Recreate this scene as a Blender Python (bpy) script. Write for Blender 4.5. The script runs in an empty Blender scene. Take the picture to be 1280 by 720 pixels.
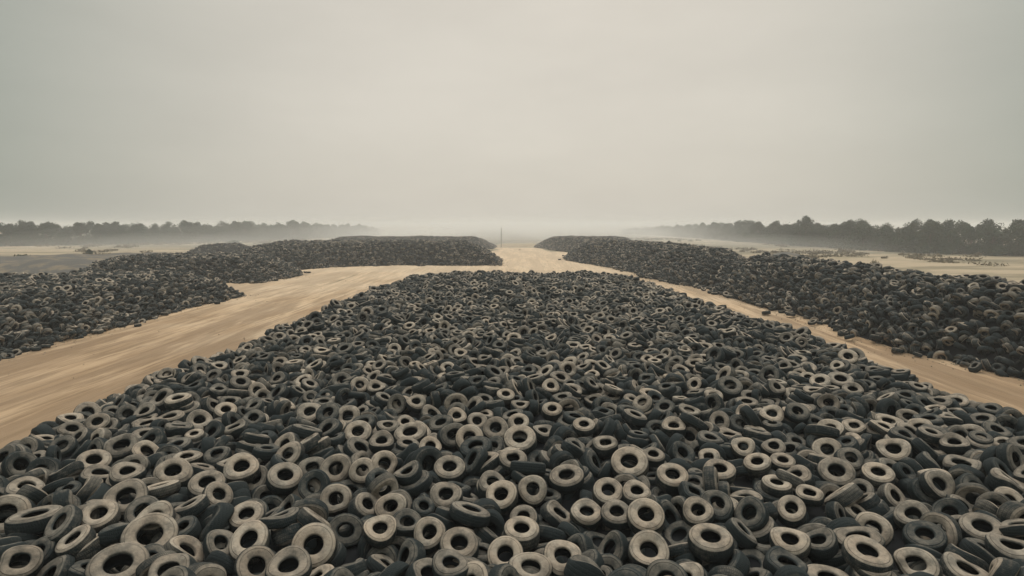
# A yard of scrap tyre heaps under a hazy sky
BIAS = 9
HAZE = .0013
DUSTD = .0048
DUST = [(-60, 215, 100, 95, 9.0, 1.0), (0, 330, 150, 185, 11.0, 2.5), (85, 260, 70, 120, 8.0, 4.0), (-20, 165, 45, 40, 4.5, .3), (0, 250, 70, 110, 6.5, 5.3), (62, 140, 34, 42, 3.6, 1.9), (-95, 150, 50, 38, 3.8, 3.3)]
SUN = 1.35
GREY = (.275, .31, .268)
WARM = (.640, .602, .525)
ZEN = (1.35, 1.37, 1.33)
# x, y, z (in 5 mm), turn as quaternion x, y, z (in 1/200), shape number, for each tyre of one settled pile
TILE = [
-1448,1101,-122,82,-18,182,0, -552,-333,-120,53,92,-169,7, -327,-1116,-125,150,-104,-55,7, 1079,219,-84,38,-6,-182,0, -1475,-1388,-55,-141,-8,141,4, -1431,-1243,-88,-21,37,105,7, -1434,-910,-118,-1,0,-127,3, -1361,-552,-121,-14,2,-179,4,
-1419,-411,-109,1,15,199,7, -1426,-122,-119,6,12,-87,6, -1428,429,-123,-22,-10,-166,0, -1417,592,-123,0,0,172,4, -1397,927,-87,-30,55,49,1, -1238,-1416,-105,0,0,-151,4, -1217,-1105,-122,-9,-3,-187,2, -1306,-838,-96,-1,0,70,2,
-1209,-244,-99,-10,-7,-189,2, -1196,778,-118,0,15,-14,6, -1268,1435,-108,21,-20,179,3, -1003,-1252,-102,-18,13,195,2, -988,-584,-116,-16,-12,8,2, -1062,458,-121,-42,-4,120,0, -1033,733,-108,35,12,-30,0, -1049,1100,-112,13,4,194,2,
-1095,1269,-122,1,3,-87,2, -915,-1315,-123,179,88,-2,0, -900,-907,-112,47,-7,27,0, -927,-763,-123,0,0,199,2, -867,-644,-108,6,32,-134,7, -888,-413,-119,-65,5,63,0, -928,461,-119,6,-13,-180,1, -882,762,-120,13,32,-121,7,
-926,970,-107,190,32,51,0, -885,1368,-117,-1,49,-193,0, -758,-1435,-121,2,13,-41,2, -729,-1086,-110,7,-3,141,2, -803,-835,-125,-55,-3,-177,3, -742,-608,-120,3,1,-186,3, -735,-31,-121,0,-21,4,2, -724,101,-122,-4,13,77,2,
-760,287,-101,-20,16,-156,1, -697,1178,-64,-48,143,-102,7, -574,-1436,-97,27,-1,-198,7, -563,-955,-123,-2,1,-156,4, -558,-809,-123,55,13,68,3, -599,569,-109,-3,11,-190,2, -592,710,-109,-19,-12,180,0, -635,1093,-113,-2,32,-148,0,
-600,1446,-125,5,24,194,5, -431,-1269,-112,-27,5,163,6, -430,-815,-117,180,84,0,0, -384,-406,-116,9,6,158,0, -421,-282,-100,-4,33,20,7, -474,-75,-124,13,-80,-72,1, -389,383,-65,156,-39,-82,0, -402,605,-126,14,8,-58,6,
-388,1269,-123,0,0,-21,4, -252,-1428,-110,0,0,148,1, -251,-1281,-111,25,10,-195,0, -262,-1097,-116,84,24,168,4, -255,-924,-100,7,-12,7,6, -254,-778,-123,0,0,53,4, -277,-105,-117,-9,1,-122,5, -217,121,-104,21,5,21,1,
-175,272,-103,-20,5,194,2, -247,404,-123,24,1,-182,4, -236,548,-118,-13,2,198,6, -204,1048,-121,0,0,-193,3, -286,1433,-112,10,8,-71,2, -121,-1428,-118,-47,-15,144,1, -94,-733,-123,0,0,-181,4, -93,-586,-107,-9,4,136,0,
-152,-331,-125,-92,-167,56,7, -120,-66,-86,-57,7,-191,3, -92,56,-121,-1,-2,-74,3, -34,1420,-74,65,169,26,0, 88,-1410,-118,-10,-6,-168,1, 33,-1302,-109,-15,13,148,3, 80,-1007,-72,15,-88,100,5, 64,-902,-112,9,-7,111,4,
77,276,-103,2,8,-45,2, 25,432,-108,2,22,-111,2, 211,-1433,-110,-17,17,-102,2, 227,-1099,-118,22,-50,-61,0, 255,-944,-111,28,33,-93,4, 322,-550,-123,-197,-32,12,3, 223,-260,-121,21,-2,198,2, 435,-1427,-119,-16,16,166,7,
442,-1057,-123,51,37,183,7, 453,-916,-118,134,-149,0,0, 435,-618,-119,-7,24,59,7, 484,-120,-123,64,-20,178,3, 371,572,-120,-21,-73,115,2, 341,1162,-113,-42,-29,132,6, 464,1438,-122,73,-6,-186,6, 580,-1406,-110,-145,-138,1,0,
545,-768,-118,0,0,-199,0, 569,-637,-122,-141,-126,-48,7, 591,-86,-100,-73,153,-23,7, 562,95,-121,0,0,193,3, 557,267,-111,190,53,-2,1, 586,1307,-121,1,12,129,2, 771,-860,-119,-25,4,195,7, 702,-742,-113,-1,-1,-134,2,
755,-415,-123,0,0,105,2, 759,-162,-120,-8,81,176,6, 772,402,-118,78,42,-177,3, 800,745,-100,41,99,151,6, 735,888,-123,52,17,-143,6, 823,1049,-112,-2,3,103,2, 749,1283,-120,18,14,-158,3, 743,1413,-117,16,10,-61,0,
915,-971,-110,23,30,7,2, 928,-719,-108,-26,-14,-189,0, 909,-394,-121,-19,31,196,0, 863,-92,-123,-48,37,-187,1, 838,137,-109,61,13,94,7, 894,450,-120,47,-17,-28,1, 952,1058,-120,23,-3,-25,0, 1077,-1037,-98,-30,-158,-114,6,
1061,-758,-118,14,12,-1,1, 1074,-588,-117,-10,23,81,7, 1035,89,-110,0,0,-140,1, 1079,219,-40,-193,36,-36,0, 1020,541,-113,-11,5,-138,7, 1094,650,-121,1,0,-189,2, 1147,903,-125,-3,16,-147,3, 1081,1071,-101,-26,-24,-145,2,
1295,-1273,-121,0,0,-144,3, 1244,-387,-119,18,18,-140,7, 1178,87,-103,-11,-34,-133,0, 1234,226,-110,-8,23,-112,7, 1235,578,-123,0,0,36,4, 1405,-1411,-106,-3,11,-192,1, 1433,-1245,-126,22,17,-134,7, 1434,-1156,-84,-115,-57,-82,2,
1365,-881,-124,-11,16,23,2, 1410,-269,-105,10,-4,197,5, 1417,-86,-116,-18,-2,-107,0, 1411,232,-112,-27,-23,-196,6, 1446,382,-110,15,-25,-28,5, 1437,607,-109,6,-20,56,3, 1404,927,-108,-11,-32,-142,2, 1440,1326,-96,6,-41,-36,3,
1377,1435,-118,-3,4,136,0, -1406,-1381,-92,-102,16,-165,0, -1410,-1243,-30,-21,37,98,7, -1345,-1119,-111,-31,10,-132,0, -1412,-914,-73,-11,4,-163,0, -1397,-731,-98,-44,43,68,1, -1370,-541,-74,11,9,185,0, -1363,-378,-79,-35,59,47,0,
-1422,-264,-79,25,6,-194,7, -1443,-73,-78,-134,-148,0,1, -1442,68,-87,0,0,-119,1, -1437,219,-87,-2,3,-199,0, -1436,453,-74,-14,37,-59,2, -1438,628,-48,116,-81,-122,6, -1403,830,-122,34,-5,-197,1, -1360,970,-72,-47,25,-57,1,
-1397,1285,-96,0,0,-14,0, -1427,1434,-86,-25,2,198,7, -1242,-1403,-59,0,0,-125,0, -1134,-1243,-91,14,11,89,0, -1175,-1122,-82,-9,18,-150,0, -1247,-721,-88,1,0,169,3, -1205,-595,-122,4,38,-76,4, -1207,-399,-108,-44,16,-184,5,
-1302,-205,-94,-63,-39,41,0, -1311,-53,-94,-50,-60,-41,4, -1301,207,-104,-13,-55,192,1, -1271,561,-102,19,-39,118,0, -1160,783,-73,-1,2,2,2, -1229,948,-87,0,0,-103,1, -1164,1038,-116,-35,40,181,6, -1219,1303,-117,-32,-32,173,1,
-1177,1433,-84,8,94,-10,7, -1046,-1322,-93,-45,-96,169,5, -979,-1104,-117,-5,61,-128,1, -1084,-980,-102,22,-19,169,2, -1071,-798,-95,0,0,145,0, -1004,-459,-112,2,38,-193,3, -1028,-249,-110,-81,10,-148,0, -1012,175,-91,-8,12,-174,2,
-1122,331,-76,-13,-25,80,2, -1097,462,-81,39,-31,-194,2, -994,568,-122,4,9,-58,2, -1041,716,-60,24,12,92,7, -1040,1009,-98,79,60,-113,2, -1084,1284,-75,-29,10,-120,1, -997,1427,-99,-10,33,-20,0, -866,-1434,-83,21,-15,-23,3,
-912,-1328,-44,-86,43,67,0, -887,-956,-91,46,12,-49,0, -944,-779,-68,29,21,-173,7, -882,-635,-54,-6,16,-83,1, -912,-371,-105,-22,62,188,0, -870,123,-99,24,-6,164,4, -961,315,-96,46,62,101,4, -983,474,-64,-18,47,30,3,
-830,636,-116,34,31,183,3, -863,761,-72,11,7,102,0, -833,887,-113,42,-2,188,0, -961,1277,-113,7,46,-193,6, -868,1354,-80,23,43,-158,0, -711,-1439,-71,-9,36,162,3, -796,-1306,-126,73,16,-68,6, -758,-1061,-64,28,-4,-183,0,
-702,-980,-61,-56,98,29,4, -763,-586,-77,-2,-26,-117,0, -726,-154,-105,1,16,119,3, -757,-36,-69,5,-30,168,3, -680,93,-78,7,26,4,4, -679,230,-125,-8,165,-8,3, -803,461,-124,-67,-22,141,1, -726,563,-90,-7,9,-34,5,
-718,680,-91,16,27,-131,0, -700,823,-124,10,44,-127,0, -735,1414,-93,20,5,-69,4, -582,-1428,-48,-2,0,131,1, -542,-1194,-91,49,-12,135,0, -596,-947,-76,-2,2,-94,1, -538,-832,-70,-25,22,-188,3, -550,-630,-104,18,43,69,1,
-524,-225,-74,21,50,-69,5, -611,-50,-91,3,61,-189,0, -520,60,-110,48,-5,183,0, -491,339,-112,-34,72,114,6, -606,447,-78,6,-21,57,3, -554,551,-76,1,42,-157,5, -592,681,-58,44,4,-175,7, -639,1077,-65,22,48,-40,2,
-640,1276,-45,-107,81,-100,3, -549,1468,-54,117,-46,62,0, -375,-1436,-93,-12,27,-124,0, -424,-1240,-72,-12,0,31,6, -437,-1128,-92,0,-1,181,5, -370,-812,-71,35,76,78,5, -442,-687,-124,-6,-7,44,2, -473,-431,-101,-57,-54,163,1,
-508,-70,-89,-57,-60,111,3, -412,592,-87,11,-3,-95,0, -474,793,-113,-66,9,172,0, -416,904,-81,12,3,-194,2, -367,1252,-68,-21,-6,-191,3, -251,-1436,-62,0,0,-46,3, -282,-1288,-68,-21,-7,126,7, -169,-1156,-118,-131,-13,-136,2,
-282,-937,-58,-23,-14,193,3, -289,-808,-66,-22,-3,-190,0, -321,-649,-91,52,40,107,0, -246,-418,-87,0,0,57,1, -282,-297,-82,0,0,-94,2, -229,-28,-94,-30,43,148,2, -217,91,-69,22,1,57,0, -200,269,-52,1,-44,-30,2,
-261,411,-78,24,-2,-174,0, -236,550,-69,8,-17,87,3, -279,947,-96,0,0,-199,0, -205,1088,-79,-9,-31,-132,0, -278,1420,-66,0,12,-58,1, -138,-1402,-75,-58,-4,113,7, -124,-1266,-80,0,0,-145,3, -42,-709,-81,0,0,175,5,
-59,-578,-53,22,17,-139,2, -124,-467,-97,4,24,-192,1, -65,-73,-66,-29,53,-133,0, -91,86,-76,-11,14,52,0, -53,252,-105,-32,37,180,2, -61,646,-73,9,-55,188,1, -134,906,-101,-21,-13,180,0, -89,1292,-91,0,0,-22,5,
-76,1436,-62,-80,-32,163,0, 72,-1435,-66,3,12,194,3, 107,-1248,-104,-75,-22,-176,0, 37,-1037,-80,87,-24,-93,1, 73,-893,-65,9,6,-118,0, 66,-749,-104,-49,-192,-22,0, 34,-560,-116,2,1,185,7, 10,-409,-114,57,-28,-181,1,
168,-123,-123,69,-69,-50,2, 39,56,-85,0,0,-47,1, 74,397,-74,51,22,180,0, 69,740,-95,-11,8,164,6, 55,827,-73,-14,87,173,0, 78,1204,-89,-5,114,-91,5, 48,1435,-114,31,-25,-196,0, 249,-1424,-74,47,24,192,1,
268,-984,-69,39,36,23,7, 301,-566,-74,24,-16,-101,0, 218,-475,-112,54,60,-158,0, 294,-33,-107,0,1,138,5, 205,80,-123,6,-115,-16,2, 176,344,-122,-55,17,-150,5, 209,884,-78,-25,3,197,7, 233,1246,-77,-11,7,169,6,
247,1372,-90,2,1,89,2, 472,-1417,-61,8,-21,41,3, 377,-1304,-90,22,34,99,7, 463,-1174,-72,101,36,-168,3, 450,-916,-77,0,0,43,0, 406,-745,-95,0,0,-177,0, 422,-608,-69,0,0,183,0, 405,-212,-96,14,2,-197,6,
510,-136,-86,67,-3,136,0, 498,-27,-81,40,-82,-177,1, 440,214,-115,33,19,-103,1, 465,442,-94,16,50,67,0, 343,536,-94,-50,-46,182,0, 458,723,-111,79,70,127,0, 387,853,-104,4,37,-188,1, 330,1071,-95,52,-56,138,1,
416,1436,-105,-38,-47,109,0, 594,-1392,-69,0,1,84,1, 624,-1007,-113,43,-12,-97,1, 574,-886,-87,0,0,-60,0, 551,-772,-81,0,0,-60,5, 562,-658,-81,29,-31,137,5, 562,90,-73,-3,1,-41,0, 541,294,-73,-12,-34,-167,4,
612,424,-89,1,16,-121,1, 544,957,-121,-51,36,-103,0, 637,1301,-92,-6,39,-24,5, 588,1443,-91,3,11,-166,5, 708,-1433,-104,8,39,189,2, 634,-1155,-115,-74,50,97,0, 796,-991,-125,-22,-8,191,3, 743,-940,-48,-55,0,159,0,
673,-780,-50,158,-112,47,0, 658,-463,-84,-78,-29,125,4, 703,-260,-115,-21,-40,188,1, 748,-70,-87,0,0,-164,1, 692,115,-88,0,0,-2,1, 711,367,-120,87,27,-160,3, 686,499,-93,-72,-4,-174,3, 730,746,-89,175,14,-88,1,
717,868,-91,8,-43,129,0, 766,1265,-80,26,-7,105,5, 756,1397,-80,20,24,-88,6, 915,-1427,-115,0,0,-130,5, 821,-1204,-123,-54,-18,148,2, 975,-1097,-90,0,0,162,2, 942,-964,-56,2,61,-80,7, 962,-708,-60,-22,31,-34,7,
943,-583,-88,0,0,162,0, 882,417,-75,55,15,-109,7, 947,652,-104,34,30,-194,3, 883,773,-79,-28,-10,175,7, 869,906,-92,-87,-7,174,7, 946,1032,-74,13,13,57,7, 924,1198,-107,0,1,-120,5, 1035,-1332,-95,33,-33,-182,3,
1010,-1208,-122,-7,23,36,2, 1109,-1080,-89,82,-73,113,0, 1071,-588,-67,0,0,30,0, 1078,-376,-91,-29,-17,112,0, 1125,-202,-99,12,55,-191,0, 1043,78,-64,0,0,168,4, 1050,204,-9,38,-5,-184,1, 1107,634,-64,47,-22,146,3,
1107,771,-96,6,12,-94,6, 1090,914,-87,54,-17,-180,5, 1063,1103,-53,9,-27,-137,7, 1088,1247,-81,-2,0,27,2, 1175,1361,-74,-23,3,195,3, 1189,-1357,-106,-15,-71,-176,1, 1246,-1256,-83,26,-15,-176,1, 1277,-937,-82,6,-37,28,3,
1263,-806,-80,1,-21,12,2, 1190,-514,-111,0,0,-199,3, 1237,-384,-59,28,2,-195,3, 1236,-173,-113,-38,-1,118,5, 1291,4,-120,10,-84,-175,2, 1174,119,-71,-43,23,157,6, 1289,267,-82,-1,71,145,0, 1227,565,-81,0,0,-49,5,
1233,754,-85,0,0,114,0, 1217,1015,-109,29,0,-165,2, 1184,1138,-87,-1,0,-141,0, 1214,1251,-99,0,0,165,5, 1289,1343,-123,-184,43,38,6, 1445,-1446,-75,1,11,-159,5, 1396,-1247,-77,-4,-3,197,1, 1421,-1109,-78,-1,-124,-157,0,
1385,-882,-80,9,15,118,0, 1438,-735,-87,0,0,-177,1, 1430,-606,-121,42,-29,49,1, 1368,-442,-108,64,-48,-28,1, 1429,-258,-69,4,22,28,6, 1436,-64,-79,-18,2,-63,0, 1424,62,-95,0,0,22,0, 1436,267,-87,-46,10,-124,0,
1405,585,-63,15,-18,-115,2, 1356,806,-88,-47,23,187,7, 1398,968,-73,-15,-16,-90,6, 1428,1076,-108,0,0,-13,5, 1372,1437,-70,-3,4,129,3, -1350,-1438,-125,143,24,128,1, -1413,-1282,33,16,5,191,3, -1296,-1105,-71,-25,-13,-22,3,
-1425,-890,-32,10,7,186,0, -1381,-692,-77,-32,-52,-188,0, -1348,-537,-31,10,10,175,2, -1298,-336,-78,-48,27,5,3, -1436,-250,-29,0,1,-178,0, -1434,-88,-32,0,0,-173,2, -1420,89,-47,0,0,115,0, -1428,215,-50,1,4,-110,5,
-1372,363,-88,-156,72,101,3, -1473,535,17,52,-134,-44,2, -1350,975,-31,-51,14,-95,1, -1293,1070,-86,3,58,129,2, -1414,1268,-55,0,0,-37,0, -1435,1434,-31,-2,0,-199,2, -1268,-1411,-12,0,-6,2,2, -1238,-1277,-78,-50,-27,191,1,
-1159,-1108,-33,5,38,68,7, -1180,-911,-100,2,12,27,6, -1258,-726,-46,-9,-6,199,5, -1165,-656,-75,-61,4,-137,2, -1184,-410,-84,-33,33,-140,5, -1317,-182,-63,-74,-12,106,0, -1336,-13,-77,-70,34,164,0, -1226,69,-116,29,92,-20,7,
-1314,186,-71,9,-55,172,0, -1240,417,-102,20,-65,163,4, -1269,553,-60,24,-35,94,0, -1227,672,-82,120,-125,-39,3, -1220,928,-47,0,14,6,6, -1173,1071,-87,8,-41,-195,0, -1208,1188,-117,-56,-85,169,3, -1121,1419,-69,-10,70,-52,0,
-1015,-1428,-96,-42,-35,81,7, -1112,-1352,-88,81,43,-118,6, -1047,-1137,-78,67,-19,-62,0, -1009,-997,-64,-27,-7,-182,1, -1087,-813,-44,-20,19,165,7, -1051,-652,-94,56,34,-172,6, -970,-227,-124,-79,17,-138,5, -958,15,-114,-11,43,-52,3,
-1041,95,-61,2,-70,187,1, -1086,269,-35,-19,57,-187,2, -1121,480,-43,-31,-32,62,0, -1085,589,-74,22,8,-197,3, -1115,712,-22,16,-50,50,1, -1129,874,-106,64,-2,-165,0, -1013,969,-59,45,103,-146,7, -1055,1284,-41,28,26,186,5,
-978,1426,-51,-12,41,-119,7, -882,-1435,-26,43,17,-194,3, -848,-1244,-61,-101,14,106,3, -875,-1151,-108,10,-77,153,0, -882,-1017,-75,8,43,-192,1, -989,-697,-107,-91,-125,-29,0, -882,-633,-17,-13,12,-158,5, -910,-350,-68,-34,-56,-130,0,
-819,-244,-112,-29,3,-123,5, -830,94,-56,17,39,-138,2, -930,314,-54,-74,25,-178,2, -922,480,-35,-48,30,-171,4, -843,611,-62,-15,16,-179,1, -856,740,-27,12,4,148,2, -809,884,-79,39,17,146,0, -939,1236,-94,36,-26,155,5,
-870,1321,-51,20,-45,186,0, -703,-1411,-33,-39,14,-92,6, -791,-1323,-74,23,-42,121,3, -748,-1180,-91,-73,-165,-84,2, -708,-728,-82,31,69,166,7, -774,-387,-86,-47,-14,177,6, -681,-236,-84,20,-116,162,2, -797,-58,-39,-43,-47,189,5,
-703,61,-17,2,-1,199,7, -833,409,-76,-33,187,-42,6, -700,550,-49,-2,11,57,4, -733,688,-44,30,11,-6,1, -679,801,-94,40,19,38,0, -742,986,-116,-54,-133,135,2, -750,1353,-59,16,12,-134,1, -567,-1428,4,2,-29,28,3,
-574,-1094,-75,-73,-3,132,2, -581,-956,-36,2,1,192,0, -595,-748,-75,33,-89,-160,6, -600,-575,-66,-64,11,130,0, -591,-388,-120,3,-94,173,0, -524,-262,-34,32,-1,164,3, -606,-88,-69,33,51,-154,0, -479,50,-75,29,29,148,3,
-533,221,-124,-102,156,62,1, -588,371,-58,-6,97,-174,0, -543,536,-44,24,49,-96,6, -588,671,1,12,-19,-78,3, -539,999,-112,-13,56,183,6, -518,1397,-65,142,50,-92,0, -379,-1435,-49,29,-4,197,0, -460,-1236,-40,-13,-10,91,5,
-447,-1122,-46,-14,17,129,3, -414,-992,-124,-5,-51,189,1, -434,-889,-79,-6,-42,189,5, -445,-665,-80,-3,-6,-81,6, -364,-404,-68,-12,5,197,3, -396,-226,-42,-40,52,97,3, -414,-61,-52,55,46,185,7, -329,62,-109,0,41,173,1,
-303,290,-86,25,26,121,3, -420,557,-49,5,-10,71,1, -509,812,-92,29,-60,-160,0, -432,907,-36,2,-16,-75,1, -350,1118,-93,7,-69,32,5, -319,1266,-31,20,19,128,1, -413,1435,-92,-3,12,101,0, -213,-1394,-16,-12,3,-154,7,
-297,-1286,-19,25,-9,-126,1, -309,-986,-31,3,-52,124,0, -306,-814,-15,-21,-7,-198,4, -238,-643,-20,-187,-15,-66,4, -225,-398,-47,-13,2,198,6, -211,-254,-70,32,78,150,0, -240,-21,-50,-50,-1,22,5, -205,71,-26,13,18,-112,2,
-246,278,-16,-39,-26,171,2, -277,411,-40,15,-19,-47,0, -292,553,-35,23,-27,-148,0, -266,758,-103,-83,-14,181,7, -294,962,-55,0,0,-192,1, -239,1109,-47,-25,21,187,1, -217,1245,-87,-31,14,141,4, -269,1415,-21,-9,7,-187,4,
-63,-1348,-22,73,70,129,4, -44,-1198,-87,-88,-14,-154,0, -86,-1058,-123,-11,-47,-105,5, -144,-951,-71,-37,25,-175,1, -134,-769,-78,11,-16,5,5, -166,-568,-60,93,-32,-140,3, -102,-466,-55,5,24,-189,0, -28,-82,-44,-42,43,-166,0,
-77,74,-35,-17,-5,-156,1, -51,274,-62,-6,-46,-164,0, -95,376,-125,-39,22,163,3, -93,548,-97,-18,-33,194,6, -136,778,-83,-12,-14,-7,2, -113,905,-48,24,-5,-190,2, -92,1194,-109,-7,46,194,5, -112,1323,-59,0,0,-104,5,
-155,1423,-125,-7,-123,25,1, 117,-1361,-62,-51,-55,-175,6, 129,-1228,-67,-78,4,-149,2, -16,-1065,-56,35,-26,45,3, 47,-904,-25,10,-5,83,0, 78,-764,-65,33,2,72,0, 93,-612,-78,13,63,-183,7, -17,-406,-88,35,-53,-126,5,
8,-292,-104,-32,-40,-108,2, 143,-171,-124,-56,-106,144,5, 14,163,-79,-51,27,98,2, 110,408,-49,-23,59,-92,6, 41,715,-48,0,0,36,3, -41,849,-90,-137,29,109,5, 120,1198,-99,88,72,55,5, 57,1433,-58,-25,-24,135,2,
303,-1412,-60,-3,53,65,0, 217,-1299,-125,2,12,146,1, 159,-1065,-66,58,-74,164,3, 282,-1013,-29,-6,44,-191,0, 271,-799,-103,43,-46,33,2, 294,-666,-120,-8,-28,-95,5, 190,-538,-86,-10,-47,39,5, 268,-238,-43,78,25,-98,3,
306,-145,-110,-115,158,42,7, 202,232,-99,-9,-30,-22,0, 224,374,-101,-8,64,20,3, 241,899,-29,6,15,184,1, 201,1247,-37,7,11,-105,6, 191,1402,-58,-6,-40,-98,0, 445,-1430,-9,-12,1,66,7, 392,-1308,-31,15,10,173,7,
371,-1168,-116,75,-21,-179,5, 429,-918,-37,0,0,-82,0, 396,-734,-49,0,0,32,2, 447,-611,-19,22,3,-197,3, 383,-220,-59,92,177,0,5, 441,-128,-25,64,-37,-183,3, 468,-8,-51,-33,-79,-107,0, 444,161,-85,4,38,-195,3,
497,440,-57,20,55,133,2, 316,519,-68,62,29,-188,0, 403,743,-41,76,-42,-173,4, 445,915,-33,-61,-11,31,4, 418,1030,-122,179,49,70,0, 473,1355,-84,73,26,10,0, 377,1433,-88,-18,-57,46,5, 574,-1435,-19,23,0,199,3,
509,-1306,-78,11,-46,158,0, 560,-1063,-108,-86,-49,174,7, 579,-916,-51,0,0,-195,5, 559,-794,-45,8,11,-121,6, 561,-668,-49,28,-32,142,5, 507,-500,-108,-24,-52,148,1, 540,-254,-105,49,-6,-179,0, 649,-74,-120,-24,-89,97,5,
586,77,-23,-1,27,-12,7, 533,308,-30,-23,-9,-81,6, 616,409,-49,15,-6,188,0, 546,696,-113,22,66,187,2, 490,812,-72,66,91,155,7, 592,955,-102,-26,56,-9,0, 657,1307,-54,29,28,144,2, 599,1431,-47,14,30,-28,7,
756,-1366,-111,-36,69,103,1, 719,-1165,-74,25,121,14,7, 752,-1038,-84,9,-2,1,7, 694,-958,-11,-33,-44,6,3, 807,-700,-72,48,-178,-78,0, 620,-408,-86,-75,33,182,5, 679,-315,-97,8,-44,118,1, 759,-95,-39,0,0,189,3,
702,116,-51,0,0,181,5, 732,215,-123,74,50,44,6, 692,305,-67,-27,132,135,0, 751,526,-79,-39,39,-123,0, 713,852,-53,41,-15,-58,1, 716,1171,-108,-67,-51,-17,2, 764,1245,-40,9,25,-159,3, 747,1381,-41,12,-14,178,1,
907,-1434,-69,-19,6,191,3, 895,-1204,-61,34,42,178,1, 947,-1101,-46,-13,-29,135,0, 992,-964,-12,6,61,19,3, 889,-777,-59,66,-69,9,1, 942,-570,-47,0,0,170,0, 854,-312,-110,108,-160,36,3, 884,-207,-101,-36,11,196,0,
887,-141,-44,-45,97,168,7, 968,244,-77,-8,-87,-180,5, 861,406,-30,-16,-38,183,0, 872,596,-98,45,34,-167,2, 872,752,-24,-15,-3,133,7, 829,899,-50,-79,-17,164,2, 942,1009,-29,5,-8,127,6, 928,1150,-74,-1,1,178,5,
995,1325,-70,63,19,121,3, 1018,-1373,-48,18,-14,-138,0, 1112,-1238,-122,-32,85,-150,7, 1111,-1119,-77,0,110,-167,1, 1032,-873,-112,73,-25,-71,4, 1088,-577,-21,0,0,-200,4, 1053,-373,-56,-30,-14,126,0, 1060,-246,-85,58,15,-128,0,
1072,-52,-114,14,-75,10,0, 1050,66,-18,0,0,161,0, 1022,212,20,-17,-35,123,5, 1132,536,-74,56,-117,102,5, 1089,760,-46,15,20,-121,7, 1055,932,-59,-56,-6,192,4, 1037,1165,-22,-60,-4,116,3, 1079,1284,-41,-29,14,129,0,
1099,1409,-78,-112,-41,86,1, 1186,-1337,-45,4,-26,-180,0, 1302,-1306,-54,70,22,39,5, 1184,-929,-90,-64,-80,89,0, 1216,-876,-31,172,-43,-11,6, 1208,-591,-84,-5,61,-188,2, 1178,-383,-18,-50,-4,151,7, 1333,-174,-91,160,97,-67,2,
1182,-21,-63,14,-2,-148,5, 1306,144,-84,78,4,3,2, 1312,325,-81,18,69,171,1, 1232,632,-41,-34,37,178,7, 1241,767,-35,-21,-8,-185,3, 1238,916,-88,18,-29,188,0, 1292,1129,-81,-14,113,1,7, 1214,1238,-53,-27,-9,-187,2,
1311,1317,-99,69,28,27,0, 1436,-1436,-36,-2,11,-184,1, 1404,-1249,-31,1,-5,46,2, 1434,-1069,-70,-55,-111,-140,0, 1427,-877,-46,-4,7,-192,6, 1393,-616,-86,50,9,-102,0, 1337,-484,-104,67,44,-180,0, 1424,-250,-28,6,23,-57,6,
1442,-70,-37,-7,17,134,1, 1437,69,-55,0,0,-78,1, 1435,308,-52,-15,41,81,0, 1372,492,-99,-39,27,192,3, 1339,545,-51,-13,-60,85,0, 1365,831,-40,-29,3,123,1, 1332,1005,-48,60,-47,-164,7, 1438,1084,-60,-32,3,197,2,
1430,1436,-36,180,-76,-40,0, -1343,-1330,-89,108,-42,-96,5, -1436,-1144,13,-88,-96,-144,3, -1403,-848,15,-11,31,116,7, -1361,-669,-48,-8,61,163,0, -1384,-585,13,-186,-24,-61,1, -1347,-342,-11,17,1,-192,0, -1436,-254,12,0,-1,187,0,
-1404,-108,20,22,47,63,2, -1424,57,3,12,23,-93,7, -1416,200,-18,3,-2,194,5, -1345,321,-71,-58,97,-160,6, -1359,486,-69,-85,29,-148,2, -1324,706,-109,57,39,-37,0, -1317,1022,-7,-13,37,112,1, -1378,1117,-66,35,-56,-179,0,
-1374,1258,-14,0,0,-200,1, -1341,1406,-30,96,83,53,3, -1157,-1439,-51,50,95,76,6, -1221,-1291,-27,46,-34,-95,5, -1266,-1086,2,114,161,9,7, -1192,-813,-80,40,57,-27,5, -1202,-651,10,-190,-48,-30,7, -1157,-580,-58,-46,-28,-184,0,
-1186,-405,-35,13,45,54,2, -1332,-178,-20,-65,-37,47,0, -1346,9,-43,-6,-78,-137,1, -1234,236,-59,97,-147,-3,0, -1226,381,-70,45,63,-179,6, -1275,538,-23,17,-39,125,0, -1308,845,-107,-108,-62,-156,5, -1213,962,1,0,0,-13,3,
-1191,1088,-52,-37,20,126,0, -1264,1167,-111,82,35,-169,1, -1107,1432,-15,2,52,-17,2, -1045,-1446,-61,0,-65,-6,5, -1102,-1272,-29,-54,-22,-117,0, -1050,-1172,-34,70,8,-24,2, -1019,-879,-22,27,-161,-71,2, -1039,-776,-2,8,5,193,5,
-1119,-495,-82,-87,-67,-140,3, -1042,-415,-57,-14,-32,-103,4, -960,-191,-77,7,61,94,4, -1004,75,-14,19,67,-180,3, -1038,237,-22,35,-57,188,5, -1142,483,-8,-18,-27,-4,6, -1164,611,-96,-99,-115,56,0, -1144,679,8,-22,-47,163,2,
-1118,884,-28,23,-15,188,3, -1020,1178,-65,38,-13,-188,5, -1013,1298,-19,65,-185,3,0, -938,1435,-13,-7,38,30,0, -933,-1435,2,-11,-43,75,0, -942,-1228,-34,-48,-22,147,1, -918,-1167,-84,10,-77,154,0, -915,-935,-29,10,-27,-162,1,
-976,-561,-25,-40,-179,-39,2, -937,-333,-23,-63,60,165,7, -827,-223,-76,17,23,196,1, -887,18,-50,111,44,-126,3, -868,301,-38,54,-5,192,7, -868,454,-4,-15,76,-97,7, -835,599,-23,14,17,57,1, -830,730,20,-21,8,-196,2,
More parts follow.
